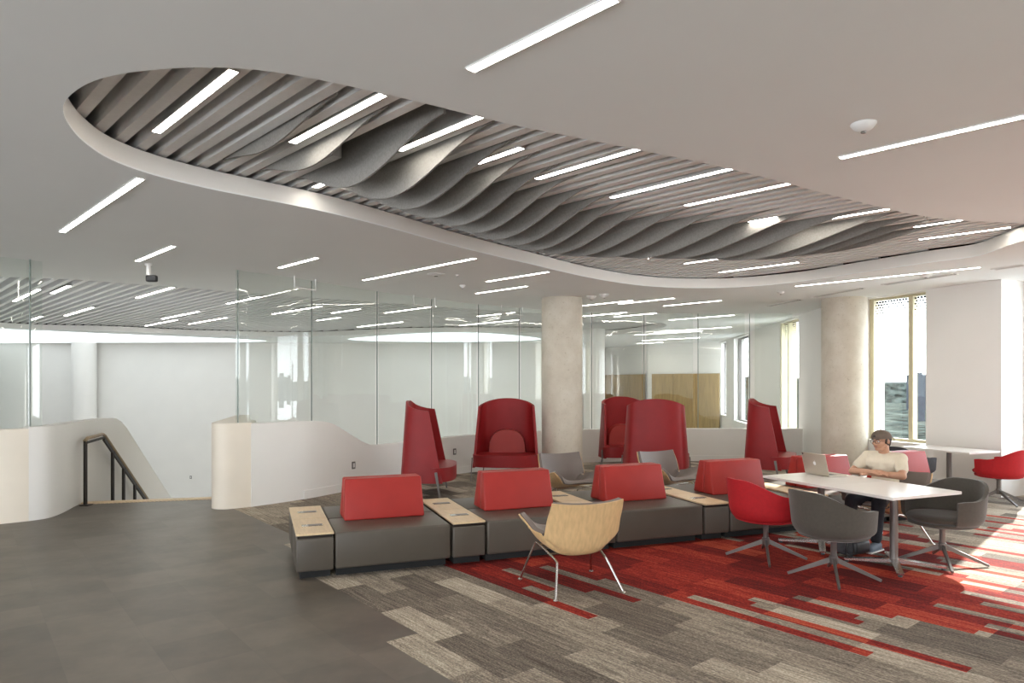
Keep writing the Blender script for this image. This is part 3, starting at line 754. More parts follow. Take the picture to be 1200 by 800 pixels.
# ================================================================== SEATING ISLAND
S0 = Vector((-1.91, 5.94, 0)); SA = Vector((.9356, .3530, 0)); SS = Vector((-.3530, .9356, 0)); RZ = math.atan2(SA.y, SA.x)
def isl(t, s=0.0, z=0.0): p = S0 + SA * t + SS * s; return Vector((p.x, p.y, z))
H, DEP = .425, 1.40
def make_bench(t0, t1, label):
    w = t1 - t0 - .012
    o = thing('bench_ottoman', label, 'ottoman bench', tuple(isl((t0 + t1) / 2, 0)), RZ, None)
    MB().rbox(-w / 2 + .02, w / 2 - .02, .12, DEP - .12, 0, .085).build('plinth', BLACK, o)
    MB().rbox(-w / 2, w / 2, 0, DEP / 2 - .004, .085, H - .012, .022, 3).build('seat_cushion', VINYL, o, 60)
    MB().rbox(-w / 2, w / 2, DEP / 2 + .004, DEP, .085, H - .012, .022, 3).build('seat_cushion', VINYL, o, 60)
    bw = .80
    def wedge(y0, y1, s, nm, m):
        mb = MB(); hb = .395; z0 = H - .012
        ya, yb = (y0, y1)
        # outer face leans in, inner face upright
        P = []
        for x in (-bw / 2, bw / 2):
            tx = x * .96
            if s < 0: P.append([(x, ya, z0), (x, yb, z0), (tx, yb, z0 + hb), (tx, ya + .095, z0 + hb)])
            else: P.append([(x, ya, z0), (x, yb, z0), (tx, yb - .095, z0 + hb), (tx, ya, z0 + hb)])
        A = [mb.bm.verts.new(p) for p in P[0]]; B = [mb.bm.verts.new(p) for p in P[1]]
        mb.bm.faces.new(A[::-1]); mb.bm.faces.new(B)
        for i in range(4): mb.bm.faces.new((A[i], A[(i + 1) % 4], B[(i + 1) % 4], B[i]))
        bmesh.ops.bevel(mb.bm, geom=list(mb.bm.edges), offset=.016, segments=3, profile=.5, affect='EDGES')
        return mb.build(nm, m, o, 60)
    wedge(DEP / 2 - .20, DEP / 2 - .004, -1, 'back_cushion', REDV)
    wedge(DEP / 2 + .004, DEP / 2 + .20, 1, 'back_cushion', REDV)
    return o
def make_table_unit(t0, t1, label):
    w = t1 - t0 - .012
    o = thing('table_ottoman', label, 'ottoman table', tuple(isl((t0 + t1) / 2, 0)), RZ, None)
    MB().rbox(-w / 2 + .04, w / 2 - .02, .12, DEP - .12, 0, .085).build('plinth', BLACK, o)
    for y0, y1 in ((0, DEP / 2 - .004), (DEP / 2 + .004, DEP)):
        MB().rbox(-w / 2, w / 2, y0, y1, .085, H - .045, .016, 3).build('body', VINYL, o, 60)
        MB().rbox(-w / 2 + .012, w / 2 - .012, y0 + .012, y1 - .008, H - .045, H - .020).build('dark_reveal', DARKM, o)
        MB().rbox(-w / 2, w / 2, y0, y1, H - .020, H, .003, 1).build('table_top', MAPLE, o)
        ym = (y0 + y1) / 2
        po = MB().rbox(-.095, .095, ym - .042, ym + .042, H, H + .005, .002, 1).build('power_module', STEEL, o)
        MB().rbox(-.035, .085, ym - .032, ym + .032, H + .005, H + .007).build('power_socket', GREYM, po)
    return o
places = ['at the left end of the island', 'behind the plywood chair, second from left', 'third from left, beside the grey lounge chairs', 'fourth from left, behind the red tub chair', 'fifth from left, behind the laptop', 'at the far right end, behind the seated man']
tops = ['first, at the left end', 'second, left of the plywood lounge chair', 'third, mostly behind the plywood lounge chair', 'fourth, left of the red tub chair', 'fifth, behind the white meeting table']
T = [(0, .338), (1.424, 1.78), (2.868, 3.222), (4.312, 4.672), (5.762, 6.122)]
Bn = [(.338, 1.424), (1.78, 2.868), (3.222, 4.312), (4.672, 5.762), (6.122, 7.212), (7.56, 8.66)]
tt = make_table_unit(*T[0], 'maple topped taupe table block with power sockets, %s' % tops[0])
for (a, b), l in zip(T[1:], tops[1:]): copy_tree(tt, isl((a + b) / 2), RZ, 'maple topped taupe table block with power sockets, %s' % l)
copy_tree(tt, isl(7.386), RZ, 'maple topped taupe table block with power sockets, hidden behind laptop and seated man')
bb = make_bench(*Bn[0], 'taupe bench with coral red back cushions, %s' % places[0])
for (a, b), l in zip(Bn[1:], places[1:]): copy_tree(bb, isl((a + b) / 2), RZ, 'taupe bench with coral red back cushions, %s' % l)

# ================================================================== PLYWOOD LOUNGE CHAIRS
def make_ply(label, loc, rz):
    """faces +y"""
    o = thing('plywood_lounge_chair', label, 'lounge chair', loc, rz)
    # centre profile seat front -> back top
    prof = spline([Vector(p) for p in ((0, .34, .415), (0, .30, .43), (0, .15, .39), (0, -.02, .335), (0, -.15, .305), (0, -.235, .345), (0, -.285, .48), (0, -.325, .64), (0, -.355, .78))], 4)
    n = len(prof) - 1; m = 26
    HW = [(0, .28), (.12, .405), (.36, .405), (.50, .36), (.58, .315), (.70, .365), (.85, .36), (1, .345)]      # half width
    LF = [(0, .03), (.10, .16), (.34, .175), (.48, .19), (.60, .15), (.72, .05), (1, .0)]                              # rise of the side
    FW = [(0, 0), (.45, .02), (.62, .09), (.8, .085), (1, .05)]                                                               # forward wrap
    def surf(off, inset):
        rows = []
        for i, p in enumerate(prof):
            v = i / n; hw = smooth_tab(HW, v) - inset; lf = smooth_tab(LF, v); fw = smooth_tab(FW, v); r = []
            top = .018 if v > .97 else 0
            for j in range(m + 1):
                u = -1 + 2 * j / m; a = abs(u)
                e = a ** 3.4
                r.append(Vector((u * hw * (1 - .04 * e), p.y + fw * a ** 2.2, p.z + lf * e + (-.02 * (1 - a ** 2) * (1 if v > .85 else 0) * (v - .85) / .15 if v > .85 else 0))))
            rows.append(r)
        if off:
            out = []
            for i in range(len(rows)):
                rr = []
                for j in range(m + 1):
                    du = rows[min(i + 1, n)][j] - rows[max(i - 1, 0)][j]; dv = rows[i][min(j + 1, m)] - rows[i][max(j - 1, 0)]
                    nn = du.cross(dv).normalized()
                    rr.append(rows[i][j] + nn * off)
                out.append(rr)
            return out
        return rows
    base = surf(0, 0); t1 = surf(.012, 0)
    # make sure the offset is towards the sitter (up / forward)
    s = 1 if (t1[10][m // 2].z - base[10][m // 2].z) > 0 else -1
    MB().slab(base, 0, surf(.012 * s, 0)).build('plywood_shell', PLY, o, 50)
    a = surf(.0125 * s, .006); b = surf(.042 * s, .016)
    MB().slab(a, 0, b).build('upholstery', GREYL, o, 60)
    for sx in (-1, 1):
        MB().tube(spline([Vector(p) for p in ((sx * .355, .335, .012), (sx * .29, .225, .28), (sx * .272, .185, .352), (sx * .262, .12, .352), (sx * .235, -.08, .298), (sx * .228, -.17, .268), (sx * .238, -.20, .235), (sx * .31, -.33, .012))], 5), .0105, 10).build('leg', STEEL, o, 60)
        for y, x in ((.338, .357), (-.334, .312)):
            MB().lathe([(.022, 0), (.022, .006), (.012, .016)], 16, (sx * x, y, 0)).build('foot_glide', STEEL, o, 40)
    MB().tube([(-.245, -.05, .306), (.245, -.05, .306)], .009, 8).build('cross_bar', STEEL, o)
    MB().tube([(-.262, .12, .352), (.262, .12, .352)], .009, 8).build('cross_bar', STEEL, o)
    return o
def face(v): v = Vector(v); return math.atan2(v.y, v.x) - PI / 2
pc = make_ply('maple plywood lounge chair seen from behind in front of the taupe bench', (.525, 5.86, 0), face(SS))
copy_tree(pc, (.78, 9.25, 0), face((.38, -.92, 0)), 'grey padded plywood lounge chair behind the second red back cushion, left of its twin')
copy_tree(pc, (2.22, 9.55, 0), face((.45, -.90, 0)), 'grey padded plywood lounge chair behind the third red back cushion, right of its twin')
copy_tree(pc, (4.16, 7.50, 0), face((-.93, -.42, 0)), 'grey padded plywood lounge chair under the man with laptop')

# ================================================================== HIGH BACK CHAIRS
def make_high(label, loc, rz):
    o = thing('high_back_chair', label, 'high back lounge chair', loc, rz)
    n, m = 14, 36
    def rows(k):
        out = []
        for i in range(n + 1):
            r = []
            for j in range(m + 1):
                a = R(-176 + 352 * j / m) * .5 + 0; # -88..88 deg about the back
                a = R(-92 + 184 * j / m)
                ca, sa = math.cos(a), math.sin(a)
                sx = abs(sa) ** .72 * (1 if sa >= 0 else -1); cy = abs(ca) ** .62 if ca > 0 else -abs(ca)
                top = 1.49 - .115 * abs(sx) ** 2.2 - .035 * abs(a / R(92)) ** 4
                z = .25 + (top - .25) * i / n; h = (z - .25) / 1.24
                hw = (.60 - .095 * h) - k; dp = (.36 - .06 * h) - k
                fy = .26 - .27 * h                     # the open front edges slope back
                y = -dp * cy * 1.0 - .06
                # stretch the flanks forward
                fl = max(0, (abs(a) - R(45)) / R(47)); y += fl ** 1.3 * (fy + .06) + .02 * h
                r.append(Vector((hw * sx, y, z)))
            out.append(r)
        return out
    MB().slab(rows(0), 0, rows(.045)).build('shell', REDH, o, 50)
    # seat: D shape, bulging in front
    pts = []
    for j in range(25):
        a = R(-90 + 180 * j / 24); pts.append((.60 * (abs(math.sin(a)) ** .75) * (1 if a > 0 else -1), .14 + .30 * max(0, math.cos(a)) ** .7))
    poly = [(-.545, -.02), (-.44, -.28), (0, -.36), (.44, -.28), (.545, -.02)] + [(x, y) for x, y in reversed(pts)]
    mb = MB().prism(poly, .27, .485)
    es = [e for e in mb.bm.edges if len(e.link_faces) == 2 and e.calc_face_angle(0) > R(60)]
    bmesh.ops.bevel(mb.bm, geom=es, offset=.035, segments=3, profile=.5, affect='EDGES')
    mb.build('seat', REDH, o, 55)
    # arched back pillow
    mb = MB(); rr0, rr1 = [], []
    for i in range(13):
        a = PI * i / 12
        rr0.append((.345 * abs(math.cos(a)) ** .8 * (1 if math.cos(a) > 0 else -1), .485 + .43 * math.sin(a) ** .7))
    V0 = [mb.bm.verts.new((x, -.33 + (x * x) * .5, z)) for x, z in rr0]; V1 = [mb.bm.verts.new((x * .97, -.19 + (x * x) * .35, .485 + (z - .485) * .97)) for x, z in rr0]
    mb.bm.faces.new(V0); mb.bm.faces.new(V1)
    for i in range(13): mb.bm.faces.new((V0[i], V0[(i + 1) % 13], V1[(i + 1) % 13], V1[i]))
    mb.build('back_pillow', REDP, o, 50)
    for x, y, dx, dy in ((-.612, .17, -.02, .07), (.612, .17, .02, .07), (-.42, -.22, -.06, -.08), (.42, -.22, .06, -.08)):
        MB().bar((x, y, .42 if y > 0 else .30), (x + dx, y + dy, 0), .020, .040, .014, .024, up=Vector((0, 1, 0))).build('leg', GREYM, o)
    return o
hb = make_high('red leather high back chair facing the camera beside the concrete column', (-.10, 12.35, 0), face((-.05, -1, 0)))
copy_tree(hb, (-1.33, 10.75, 0), face((1, .02, 0)), 'red leather high back chair seen side on, leftmost of the high back chairs')
copy_tree(hb, (2.62, 12.3, 0), face((.22, 1, 0)), 'red leather high back chair seen from behind, in front of its partner')
copy_tree(hb, (2.38, 14.0, 0), face((.25, -1, 0)), 'red leather high back chair facing front, half hidden behind its partner right of the column')
copy_tree(hb, (4.70, 12.3, 0), face((.87, -.47, 0)), 'red leather high back chair seen side on at right, near the window column')

# ================================================================== TUB CHAIRS
def make_tub(label, loc, rz, mat, shell_label=None, base=None, basemat=GREYM):
    o = thing('tub_chair', label, 'tub chair', loc, rz)
    n, m = 12, 44
    def rows(k, zoff=0):
        out = []
        for i in range(n + 1):
            t = i / n; r = []
            for j in range(m + 1):
                a = R(-122 + 244 * j / m); f = abs(a) / R(122)
                top = .81 - .155 * smooth_tab([(.12, 0), (.80, 1)], f) - (.012 * max(0, (f - .93) / .07))
                bot = .395 + .02 * f
                z = bot + (top - bot) * t
                rad = .300 + .042 * (math.sin(min(t * 3.6, 1) * PI / 2)) ** .8 + .014 * t
                rad -= k
                x = rad * 1.0 * (abs(math.sin(a)) ** .86) * (1 if a >= 0 else -1); y = -rad * .96 * math.cos(a) if abs(a) < PI / 2 else -rad * 1.0 * math.cos(a)
                y += -.045 * t * (1 - f)
                r.append(Vector((x, y, z)))
            out.append(r)
        return out
    MB().slab(rows(0), 0, rows(.034)).build('tub_shell', mat, o, 55)
    MB().lathe([(.05, .372), (.25, .378), (.297, .394), (.300, .42), (.25, .43)], 36).build('seat_pan', mat, o, 40)
    mb = MB(); g = [(.0, .46)]
    mb.lathe([(.02, .424), (.262, .424), (.29, .44), (.300, .462), (.28, .485), (.2, .494), (.02, .497)], 40)
    for v in mb.bm.verts:
        if v.co.y > .05: v.co.y = .05 + (v.co.y - .05) * 1.12
    mb.build('seat_cushion', mat, o, 50)
    MB().lathe([(.026, .17), (.026, .33), (.034, .345), (.09, .37), (.09, .378)], 24).build('swivel_post', basemat, o, 40)
    MB().lathe([(.03, .13), (.036, .14), (.036, .20), (.027, .21)], 24).build('hub', basemat, o, 40)
    for k in range(4):
        a = PI / 4 + k * PI / 2 + (base or 0); d = Vector((math.cos(a), math.sin(a), 0))
        MB().bar(d * .025 + Vector((0, 0, .168)), d * .385 + Vector((0, 0, .014)), .024, .042, .020, .022).build('leg', basemat, o)
    return o
tg = make_tub('dark grey tub chair seen from behind at the near side of the white table', (2.90, 6.08, 0), face((.93, .36)), GREYF, base=R(5))
tr_ = make_tub('bright red tub chair left of the dark grey one at the white table', (2.56, 6.80, 0), face((.95, .30)), REDF, base=R(12))
copy_tree(tg, (4.20, 6.58, 0), face((-.85, -.30)), 'dark grey tub chair facing left at the right end of the white table')
copy_tree(tr_, (7.18, 9.95, 0), face((-.52, .85)), 'bright red tub chair by the window bay at the far right')
td = make_tub('charcoal tub chair behind the seated man, drawn up to the small window table', (6.10, 10.35, 0), face((.95, .30)), DARKF)

# ================================================================== TABLES
def make_table(label, c, wa, ls, rz, bases, h=.74, split=True):
    o = thing('meeting_table', label, 'table', c, rz)      # local x = short side, y = long side
    n = 2 if split else 1
    for i in range(n):
        y0 = -ls / 2 + i * ls / n; y1 = y0 + ls / n
        MB().rbox(-wa / 2, wa / 2, y0 + .001, y1 - .001, h - .028, h, .003, 1).build('table_top', TABLE, o)
    for y in bases:
        MB().tube([(0, y, .03), (0, y, h - .028)], .036, 18).build('table_post', GREYM, o, 50)
        f = MB()
        for k in range(4):
            a = PI / 4 + k * PI / 2; d = Vector((math.cos(a), math.sin(a), 0))
            f.bar(Vector((0, y, .055)) + d * .02, Vector((0, y, .03)) + d * .43, .07, .035, .06, .018)
        f.build('cross_foot', STEEL, o)
        MB().rbox(-.2, .2, y - .05, y + .05, h - .036, h - .028).build('mounting_plate', GREYM, o)
        for k in range(4):
            a = PI / 4 + k * PI / 2; d = Vector((math.cos(a), math.sin(a), 0)) * .41
            MB().lathe([(.016, 0), (.020, .004), (.016, .022)], 12, (d.x, y + d.y, 0)).build('foot_glide', BLKP, o)
    return o
NC = Vector((3.39, 6.0, 0)); WA, LS = .92, 1.60
RT = math.atan2(AD.y, AD.x)
tc = NC + AD * WA / 2 + SD * LS / 2
make_table('white rectangular meeting table holding the laptop, in front of the seated man', tuple(tc), WA, LS, RT, (-.45, .42))
make_table('small white table against the grey pier at the far right', (6.86, 10.58, 0), .70, 1.10, RT, (0,), .74, False)

# ================================================================== LAPTOP
lp = NC + AD * .56 + SD * 1.37
o = thing('laptop', 'open laptop with light grey lid turned to the viewer on the white table', 'laptop', (lp.x, lp.y, .741), RT - R(4))
MB().rbox(0, .245, -.178, .178, .002, .016, .004, 2).build('laptop_base', ALU, o)
MB().rbox(.03, .13, -.15, .15, .016, .0175).build('keyboard', BLKP, o)
MB().rbox(.145, .23, -.06, .06, .016, .0168).build('trackpad', ALU, o)
lid = MB().box((0, 0, .119), (.008, .356, .238), None, .0035, 2); tilt = Matrix.Translation((0, 0, .014)) @ Matrix.Rotation(R(-14), 4, 'Y')
lid.xf(tilt); lid_o = lid.build('laptop_lid', ALU, o)
MB().rbox(.0042, .0050, -.168, .168, .014, .232).xf(tilt).build('screen', SCREEN, lid_o)
# fruit emblem with a bite on the lid
pts = []
for i in range(40):
    a = 2 * PI * i / 40; r = 1 - .10 * math.cos(2 * a) * .5 - .16 * math.exp(-((a - PI / 2) / .30) ** 2) - .10 * math.exp(-((a - 3 * PI / 2) / .25) ** 2)
    x, y = r * math.cos(a) * .95, r * math.sin(a)
    dx, dy = x - 1.25, y - .12
    if math.hypot(dx, dy) < .50: k = .50 / math.hypot(dx, dy); x, y = 1.25 + dx * k, .12 + dy * k
    pts.append((x * .021, y * .022))
EM = simple('emblem white', (.85, .85, .85), .3)
def emb(poly):
    mb = MB(); mb.prism(poly, 0, .0008)
    # poly x -> local -y (mirrored to read from outside), poly y -> z, thickness to -x
    M = Matrix(((0, 0, -1, -.0042), (-1, 0, 0, 0), (0, 1, 0, .125), (0, 0, 0, 1)))
    return mb.xf(tilt @ M)
emb(pts).build('lid_emblem', EM, lid_o)
leaf = [(.001, .022), (.004, .0235), (.009, .029), (.0095, .034), (.005, .032), (.001, .027)]
emb(leaf).build('lid_emblem', EM, lid_o)
MB().box((-.0045, .155, .222), (.002, .02, .018), None).xf(tilt).build('lid_sticker', BLKP, lid_o)

# ================================================================== BAG UNDER THE TABLE
bp = Vector((3.50, 6.93, 0))
o = thing('backpack', 'black backpack lying on the carpet under the white table', 'backpack', tuple(bp), R(25))
MB().box((0, 0, .12), (.34, .20, .22), None, .06, 4, (.85, .8)).build('bag_body', DARKF, o, 60)
MB().box((0, -.10, .10), (.22, .06, .13), None, .03, 3).build('front_pocket', BLKP, o, 60)
MB().tube(spline([Vector(p) for p in ((-.13, -.05, .19), (-.19, -.08, .13), (-.18, -.07, .04), (-.12, -.09, .015))], 5), .013, 8).build('shoulder_strap', BLKP, o)
MB().tube([(-.05, 0, .215), (-.03, 0, .245), (.03, 0, .245), (.05, 0, .215)], .009, 8).build('grab_handle', BLKP, o)

# ================================================================== PERSON
SKIN = simple('skin', (.50, .27, .17), .5, var=.05, scale=6)
HAIRM = simple('dark hair', (.025, .018, .014), .6, var=.3, scale=60)
TEE = simple('cream cotton tee', (.72, .64, .50), .85, var=.04, scale=12, bump=.15, bscale=300)
JEAN = simple('dark trousers', (.022, .024, .032), .85, var=.15, scale=30)
CAPM = simple('taupe cap cloth', (.14, .105, .08), .85, var=.08, scale=30)
SHOE = simple('slate canvas shoe', (.12, .15, .19), .7, var=.1)
LIP = simple('lips', (.42, .16, .13), .5)
EYEW = simple('eye white', (.75, .73, .70), .25)
EYED = simple('iris', (.03, .018, .012), .2)
man = thing('person', 'man in cream tee and backwards taupe cap sitting with folded arms at laptop', 'person', (4.13, 7.50, -.022), face((-.80, -.60)))
def remesh(mb, name, mat, vox, parent, smooth_it=4, label=None):
    o = mb.build(name, mat, parent, None, label)
    r = o.modifiers.new('join', 'REMESH'); r.mode = 'VOXEL'; r.voxel_size = vox; r.use_smooth_shade = True
    s = o.modifiers.new('soften', 'SMOOTH'); s.factor = .5; s.iterations = smooth_it
    return o
hd = Vector((.0, .045, 1.14))       # head centre
HR = Matrix.Rotation(R(-16), 4, 'Z') @ Matrix.Rotation(R(-9), 4, 'X')      # looks down and a little to his left side
def hp(x, y, z): return hd + (HR @ Vector((x, y, z)))
J = dict(sl=(-.175, -.02, .955), sr=(.175, -.02, .955), el=(-.265, .15, .790), er=(.265, .15, .790), wl=(.00, .265, .800), wr=(-.02, .295, .822))
b = MB()
b.capsule((0, -.01, .56), (0, -.045, .72), .125, .125).capsule((0, -.045, .72), (0, -.05, .90), .12, .125)
b.capsule((-.10, -.03, .90), (.10, -.03, .90), .10, .10)
b.capsule((-.08, -.02, .955), (-.185, -.02, .955), .06, .055).capsule((.08, -.02, .955), (.185, -.02, .955), .06, .055)
b.capsule((0, -.03, .97), hp(0, -.02, -.05), .058, .055)
for s, S_, E_, W_ in ((-1, 'sl', 'el', 'wl'), (1, 'sr', 'er', 'wr')):
    b.capsule(J[S_], J[E_], .052, .041).capsule(J[E_], J[W_], .042, .027)
# hands: palm and five fingers folded round the opposite upper arm
def hand(w, d, up, sgn):
    w, d, up = Vector(w), Vector(d).normalized(), Vector(up).normalized(); sd = d.cross(up).normalized() * sgn
    b.capsule(w, w + d * .045, .024, .027)
    for k in range(-1, 2): b.capsule(w + d * .02 + sd * k * .018, w + d * .085 + sd * k * .022, .017, .014, 10)
    for k, ln in enumerate((.068, .078, .072, .056)):
        o_ = sd * (.033 - .022 * k); p0 = w + d * .085 + o_; p1 = p0 + d * ln * .5 + up * -.012; p2 = p1 + d * ln * .4 - up * .022
        b.capsule(p0, p1, .0100, .0092, 10).capsule(p1, p2, .0092, .0080, 10)
    t0 = w + d * .03 + sd * .03; t1 = t0 + d * .03 + sd * .025; b.capsule(t0, t1, .013, .011, 10).capsule(t1, t1 + d * .03, .011, .009, 10)
hand(J['wl'], (.95, -.28, .02), (0, .4, .9), -1)
hand(J['wr'], (-.95, -.30, .02), (0, .4, .9), 1)
for s in (-1, 1):
    hip, kn, an = (s * .09, .0, .50), (s * .14, .42, .50), (s * .15, .50, .12)
    b.capsule(hip, kn, .075, .055).capsule(kn, an, .052, .034)
    b.capsule((s * .15, .47, .075), (s * .16, .64, .065), .035, .028)
# head
b.ball(hp(0, -.012, .035), .088, (.90, 1.08, 1.0), HR); b.ball(hp(0, .028, -.012), .070, (.88, .98, 1.12), HR)
b.ball(hp(0, .052, -.072), .034, (1.0, .85, .75), HR)                                            # chin
b.capsule(hp(-.052, .01, -.045), hp(-.022, .05, -.078), .024, .022).capsule(hp(.052, .01, -.045), hp(.022, .05, -.078), .024, .022)   # jaw
b.capsule(hp(0, .090, .022), hp(0, .108, -.014), .009, .0135, 12); b.ball(hp(-.012, .098, -.018), .0085); b.ball(hp(.012, .098, -.018), .0085)  # nose
b.capsule(hp(-.045, .072, .036), hp(-.014, .086, .036), .010, .009, 10).capsule(hp(.045, .072, .036), hp(.014, .086, .036), .010, .009, 10)    # brow ridge
b.ball(hp(-.038, .064, -.012), .022); b.ball(hp(.038, .064, -.012), .022)                                                    # cheeks
for s in (-1, 1): b.ball(hp(s * .081, -.012, .0), .026, (.35, .75, 1.15), HR)                                                 # ears
body = remesh(b, 'body', SKIN, .0055, man, 3)
for s in (-1, 1):
    e = MB().ball(hp(s * .031, .079, .014), .0125, (1, .75, .62), HR, 14).build('eye', EYEW, man, 80)
    MB().ball(hp(s * .031, .0865, .012), .0058, (1, .5, 1), HR, 10).build('iris', EYED, e, 80)
    MB().tube([hp(s * .014, .098, .036), hp(s * .032, .096, .041), hp(s * .050, .082, .036)], .0035, 8).build('eyebrow', HAIRM, man)
MB().tube([hp(-.022, .092, -.045), hp(-.008, .101, -.043), hp(0, .102, -.0445), hp(.008, .101, -.043), hp(.022, .092, -.045)], .0055, 8, [.002, .0055, .005, .0055, .002]).build('lips', LIP, man, 60)
# glasses
g = thing('glasses', None, None); g.parent = man
def rim(s):
    return [hp(s * (.033 + .026 * math.cos(a)), .104 - .012 * abs(math.cos(a)) * (1 if math.cos(a) * 1 > 0 else 0), .013 + .019 * math.sin(a)) for a in [2 * PI * i / 20 for i in range(20)]]
for s in (-1, 1):
    MB().tube(rim(s), .0022, 6, closed=True).build('rim', BLKP, g)
    MB().tube([hp(s * .059, .094, .018), hp(s * .080, .055, .020), hp(s * .085, -.02, .016)], .002, 6).build('temple', BLKP, g)
MB().tube([hp(-.008, .106, .018), hp(0, .108, .021), hp(.008, .106, .018)], .002, 6).build('bridge', BLKP, g)
# hair
h = MB().ball(hp(0, -.030, .022), .092, (.94, .96, .98), HR).ball(hp(0, -.072, -.035), .05, (1.1, .5, .9), HR).capsule(hp(-.078, .015, .02), hp(-.076, .012, -.012), .010, .006).capsule(hp(.078, .015, .02), hp(.076, .012, -.012), .010, .006)
for v in list(h.bm.verts):
    pass
remesh(h, 'hair', HAIRM, .006, man, 2)
# cap, worn backwards: crown in front over the forehead, bill behind
cap = MB(); rows = []
for i in range(11):
    ph = PI / 2 * i / 10; r = []
    for j in range(33):
        a = 2 * PI * j / 32
        rr = math.sin(ph) if i else .001
        zz = math.cos(ph) ** .8 if i < 10 else 0
        r.append(hp(.0925 * rr * math.cos(a), -.010 + .106 * rr * math.sin(a), .046 + .080 * zz - .018 * (1 - math.sin(a)) * .5 * rr))
    rows.append(r)
cap.grid(rows)
bmesh.ops.remove_doubles(cap.bm, verts=cap.bm.verts, dist=.0004)
co = cap.build('cap', CAPM, man, 60); sm = co.modifiers.new('thickness', 'SOLIDIFY'); sm.thickness = .004; sm.offset = 1
MB().tube([hp(.094 * math.cos(a), -.010 + .108 * math.sin(a), .046 - .018 * (1 - math.sin(a)) * .5) for a in [2 * PI * i / 32 for i in range(32)]], .005, 6, closed=True).build('cap_band', CAPM, co)
MB().ball(hp(0, .088, .066), 1, (.026, .010, .019), HR, 14).build('hair_tuft', HAIRM, co)
MB().tube([hp(-.03, .094, .051), hp(0, .101, .049), hp(.03, .094, .051)], .005, 6).build('cap_strap', CAPM, co)
bl = []
for i in range(7):
    t = i / 6; bl.append([hp((-.06 + .12 * j / 10) * (1 - .15 * t * t), -.108 - t * .062 * (1 - ((j - 5) / 5) ** 2 * .55), .036 - .028 * t - .018 * ((j - 5) / 5) ** 2) for j in range(11)])
MB().slab(bl, .004).build('cap_bill', CAPM, co, 60)
MB().lathe([(.006, 0), (.004, .005)], 10, tuple(hp(0, -.010, .132))).build('cap_button', CAPM, co)
# tee
t = MB()
t.capsule((0, .0, .56), (0, -.045, .70), .148, .140).capsule((0, -.045, .70), (0, -.05, .90), .134, .137)
t.capsule((-.10, -.03, .905), (.10, -.03, .905), .114, .114).capsule((-.09, -.022, .962), (-.18, -.022, .955), .062, .066).capsule((.09, -.022, .962), (.18, -.022, .955), .062, .066)
t.capsule((0, -.04, .96), (0, -.028, .985), .085, .070)
for S_, E_ in (('sl', 'el'), ('sr', 'er')):
    a, e = Vector(J[S_]), Vector(J[E_]); t.capsule(a, a.lerp(e, .62), .066, .064)
remesh(t, 'tee_shirt', TEE, .008, man, 4)
# trousers
t = MB()
t.capsule((-.08, -.02, .50), (.08, -.02, .50), .105, .105).capsule((0, -.01, .5), (0, 0, .60), .13, .145)
for s in (-1, 1):
    hip, kn, an = (s * .09, .0, .505), (s * .14, .42, .51), (s * .15, .495, .15)
    t.capsule(hip, kn, .092, .070).capsule(kn, an, .069, .056)
remesh(t, 'trousers', JEAN, .009, man, 3)
for s in (-1, 1):
    sh = MB().capsule((s * .15, .465, .079), (s * .162, .66, .066), .046, .040).box((s * .156, .56, .040), (.088, .27, .024), None, .01, 2)
    remesh(sh, 'shoe', SHOE, .006, man, 2)
    MB().box((s * .156, .56, .034), (.094, .28, .020), None, .008, 2).build('shoe_sole', WHITE, man)

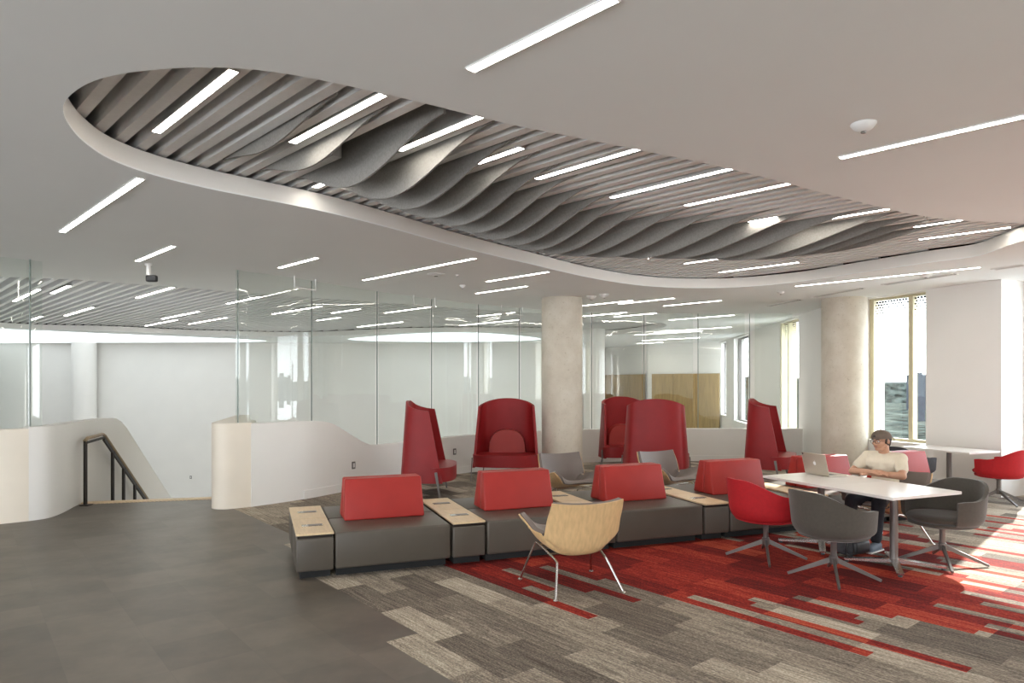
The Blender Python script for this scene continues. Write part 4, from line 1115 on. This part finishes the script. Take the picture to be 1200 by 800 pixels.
# ================================================================== OUTSIDE
g = MB().rbox(12, 2500, 0, 2500, -41, -40).build('ground_outside', TERR); struct(g)  # cut to this side so below-horizon sky brightens the ceiling through the rear openings
hl = []; rh = random.Random(11)
for k in range(61):
    a = R(12 + 1.6 * k); d0 = 1750; c0 = Vector((math.sin(a) * d0, math.cos(a) * d0, 0)); hz_ = 10 + 9 * math.sin(k * .37) + rh.uniform(-2, 4)
    hl.append([Vector((c0.x, c0.y, -40)), Vector((c0.x * 1.03, c0.y * 1.03, max(4, hz_))), Vector((c0.x * 1.15, c0.y * 1.15, max(4, hz_) + 3)), Vector((c0.x * 1.2, c0.y * 1.2, -40))])
hm = MB(); hm.grid(hl); struct(hm.build('hills_outside', TERR, None, 60))
rnd = random.Random(3)
i = 0
for az in [x * 3.4 + 14 for x in range(26)]:
    dist = rnd.uniform(800, 1500); a = R(az)
    cx, cy = math.sin(a) * dist, math.cos(a) * dist; w, d_, hh = rnd.uniform(14, 30), rnd.uniform(14, 30), rnd.uniform(44, 66)
    o = thing('office_tower', 'pale hazy tower block on the skyline outside the windows', 'building', (cx, cy, -40), a, 'hazy towers on the skyline')
    MB().rbox(-w / 2, w / 2, -d_ / 2, d_ / 2, 0, hh).build('tower_block', CITY, o)
    MB().rbox(-w / 4, w / 4, -d_ / 4, d_ / 4, hh, hh + 4).build('roof_plant', CITY, o)
    i += 1
tw = Vector((.600, 1, 0)).normalized() * 900
o = thing('office_tower', 'dark tower block rising above the horizon in the narrow gold framed window', 'building', (tw.x, tw.y, -40), R(-30))
MB().rbox(-8, 8, -8, 8, 0, 52).build('tower_block', CITY, o); MB().rbox(-5, 5, -5, 5, 52, 55).build('roof_plant', CITY, o)

# ================================================================== LIGHT
w = bpy.data.worlds.new('World'); bpy.context.scene.world = w; w.use_nodes = True
bg = w.node_tree.nodes['Background']; x = NX(w.node_tree)
tcw = x.n('ShaderNodeTexCoord').outputs['Generated']; sx = x.n('ShaderNodeSeparateXYZ'); x.link(tcw, sx.inputs[0])
x.link(x.ramp(x.m('ADD', x.m('MULTIPLY', sx.outputs[2], 1.0), .0, clamp=True), [(0, (.93, .96, 1.0)), (.5, (.80, .90, 1.0))]), bg.inputs[0])
bg.inputs[1].default_value = 3.6
sun = bpy.data.lights.new('sun', 'SUN'); so = bpy.data.objects.new('sun', sun); C.objects.link(so)
sdirv = Vector((.695, .719, 0)).normalized() * math.cos(R(27)) + Vector((0, 0, math.sin(R(27))))
so.rotation_euler = sdirv.to_track_quat('Z', 'Y').to_euler(); sun.energy = 9.5; sun.angle = R(.6); sun.color = (1.0, .95, .88)

# ================================================================== CAMERA
cd = bpy.data.cameras.new('camera'); cam = bpy.data.objects.new('camera', cd); C.objects.link(cam)
cam.location = (0, 0, EYE); cam.rotation_euler = (PI / 2, 0, 0)
cd.sensor_fit = 'HORIZONTAL'; cd.sensor_width = 36.0; cd.lens = 36.0 * F / 1200.0
cd.shift_y = (HZ - 400) / 1200.0; cd.clip_start = .05; cd.clip_end = 5000
sc = bpy.context.scene; sc.camera = cam
sc.view_settings.view_transform = 'Standard'; sc.view_settings.look = 'None'; sc.view_settings.gamma = 1.0; sc.view_settings.use_curve_mapping = False
sc.view_settings.exposure = 1.08
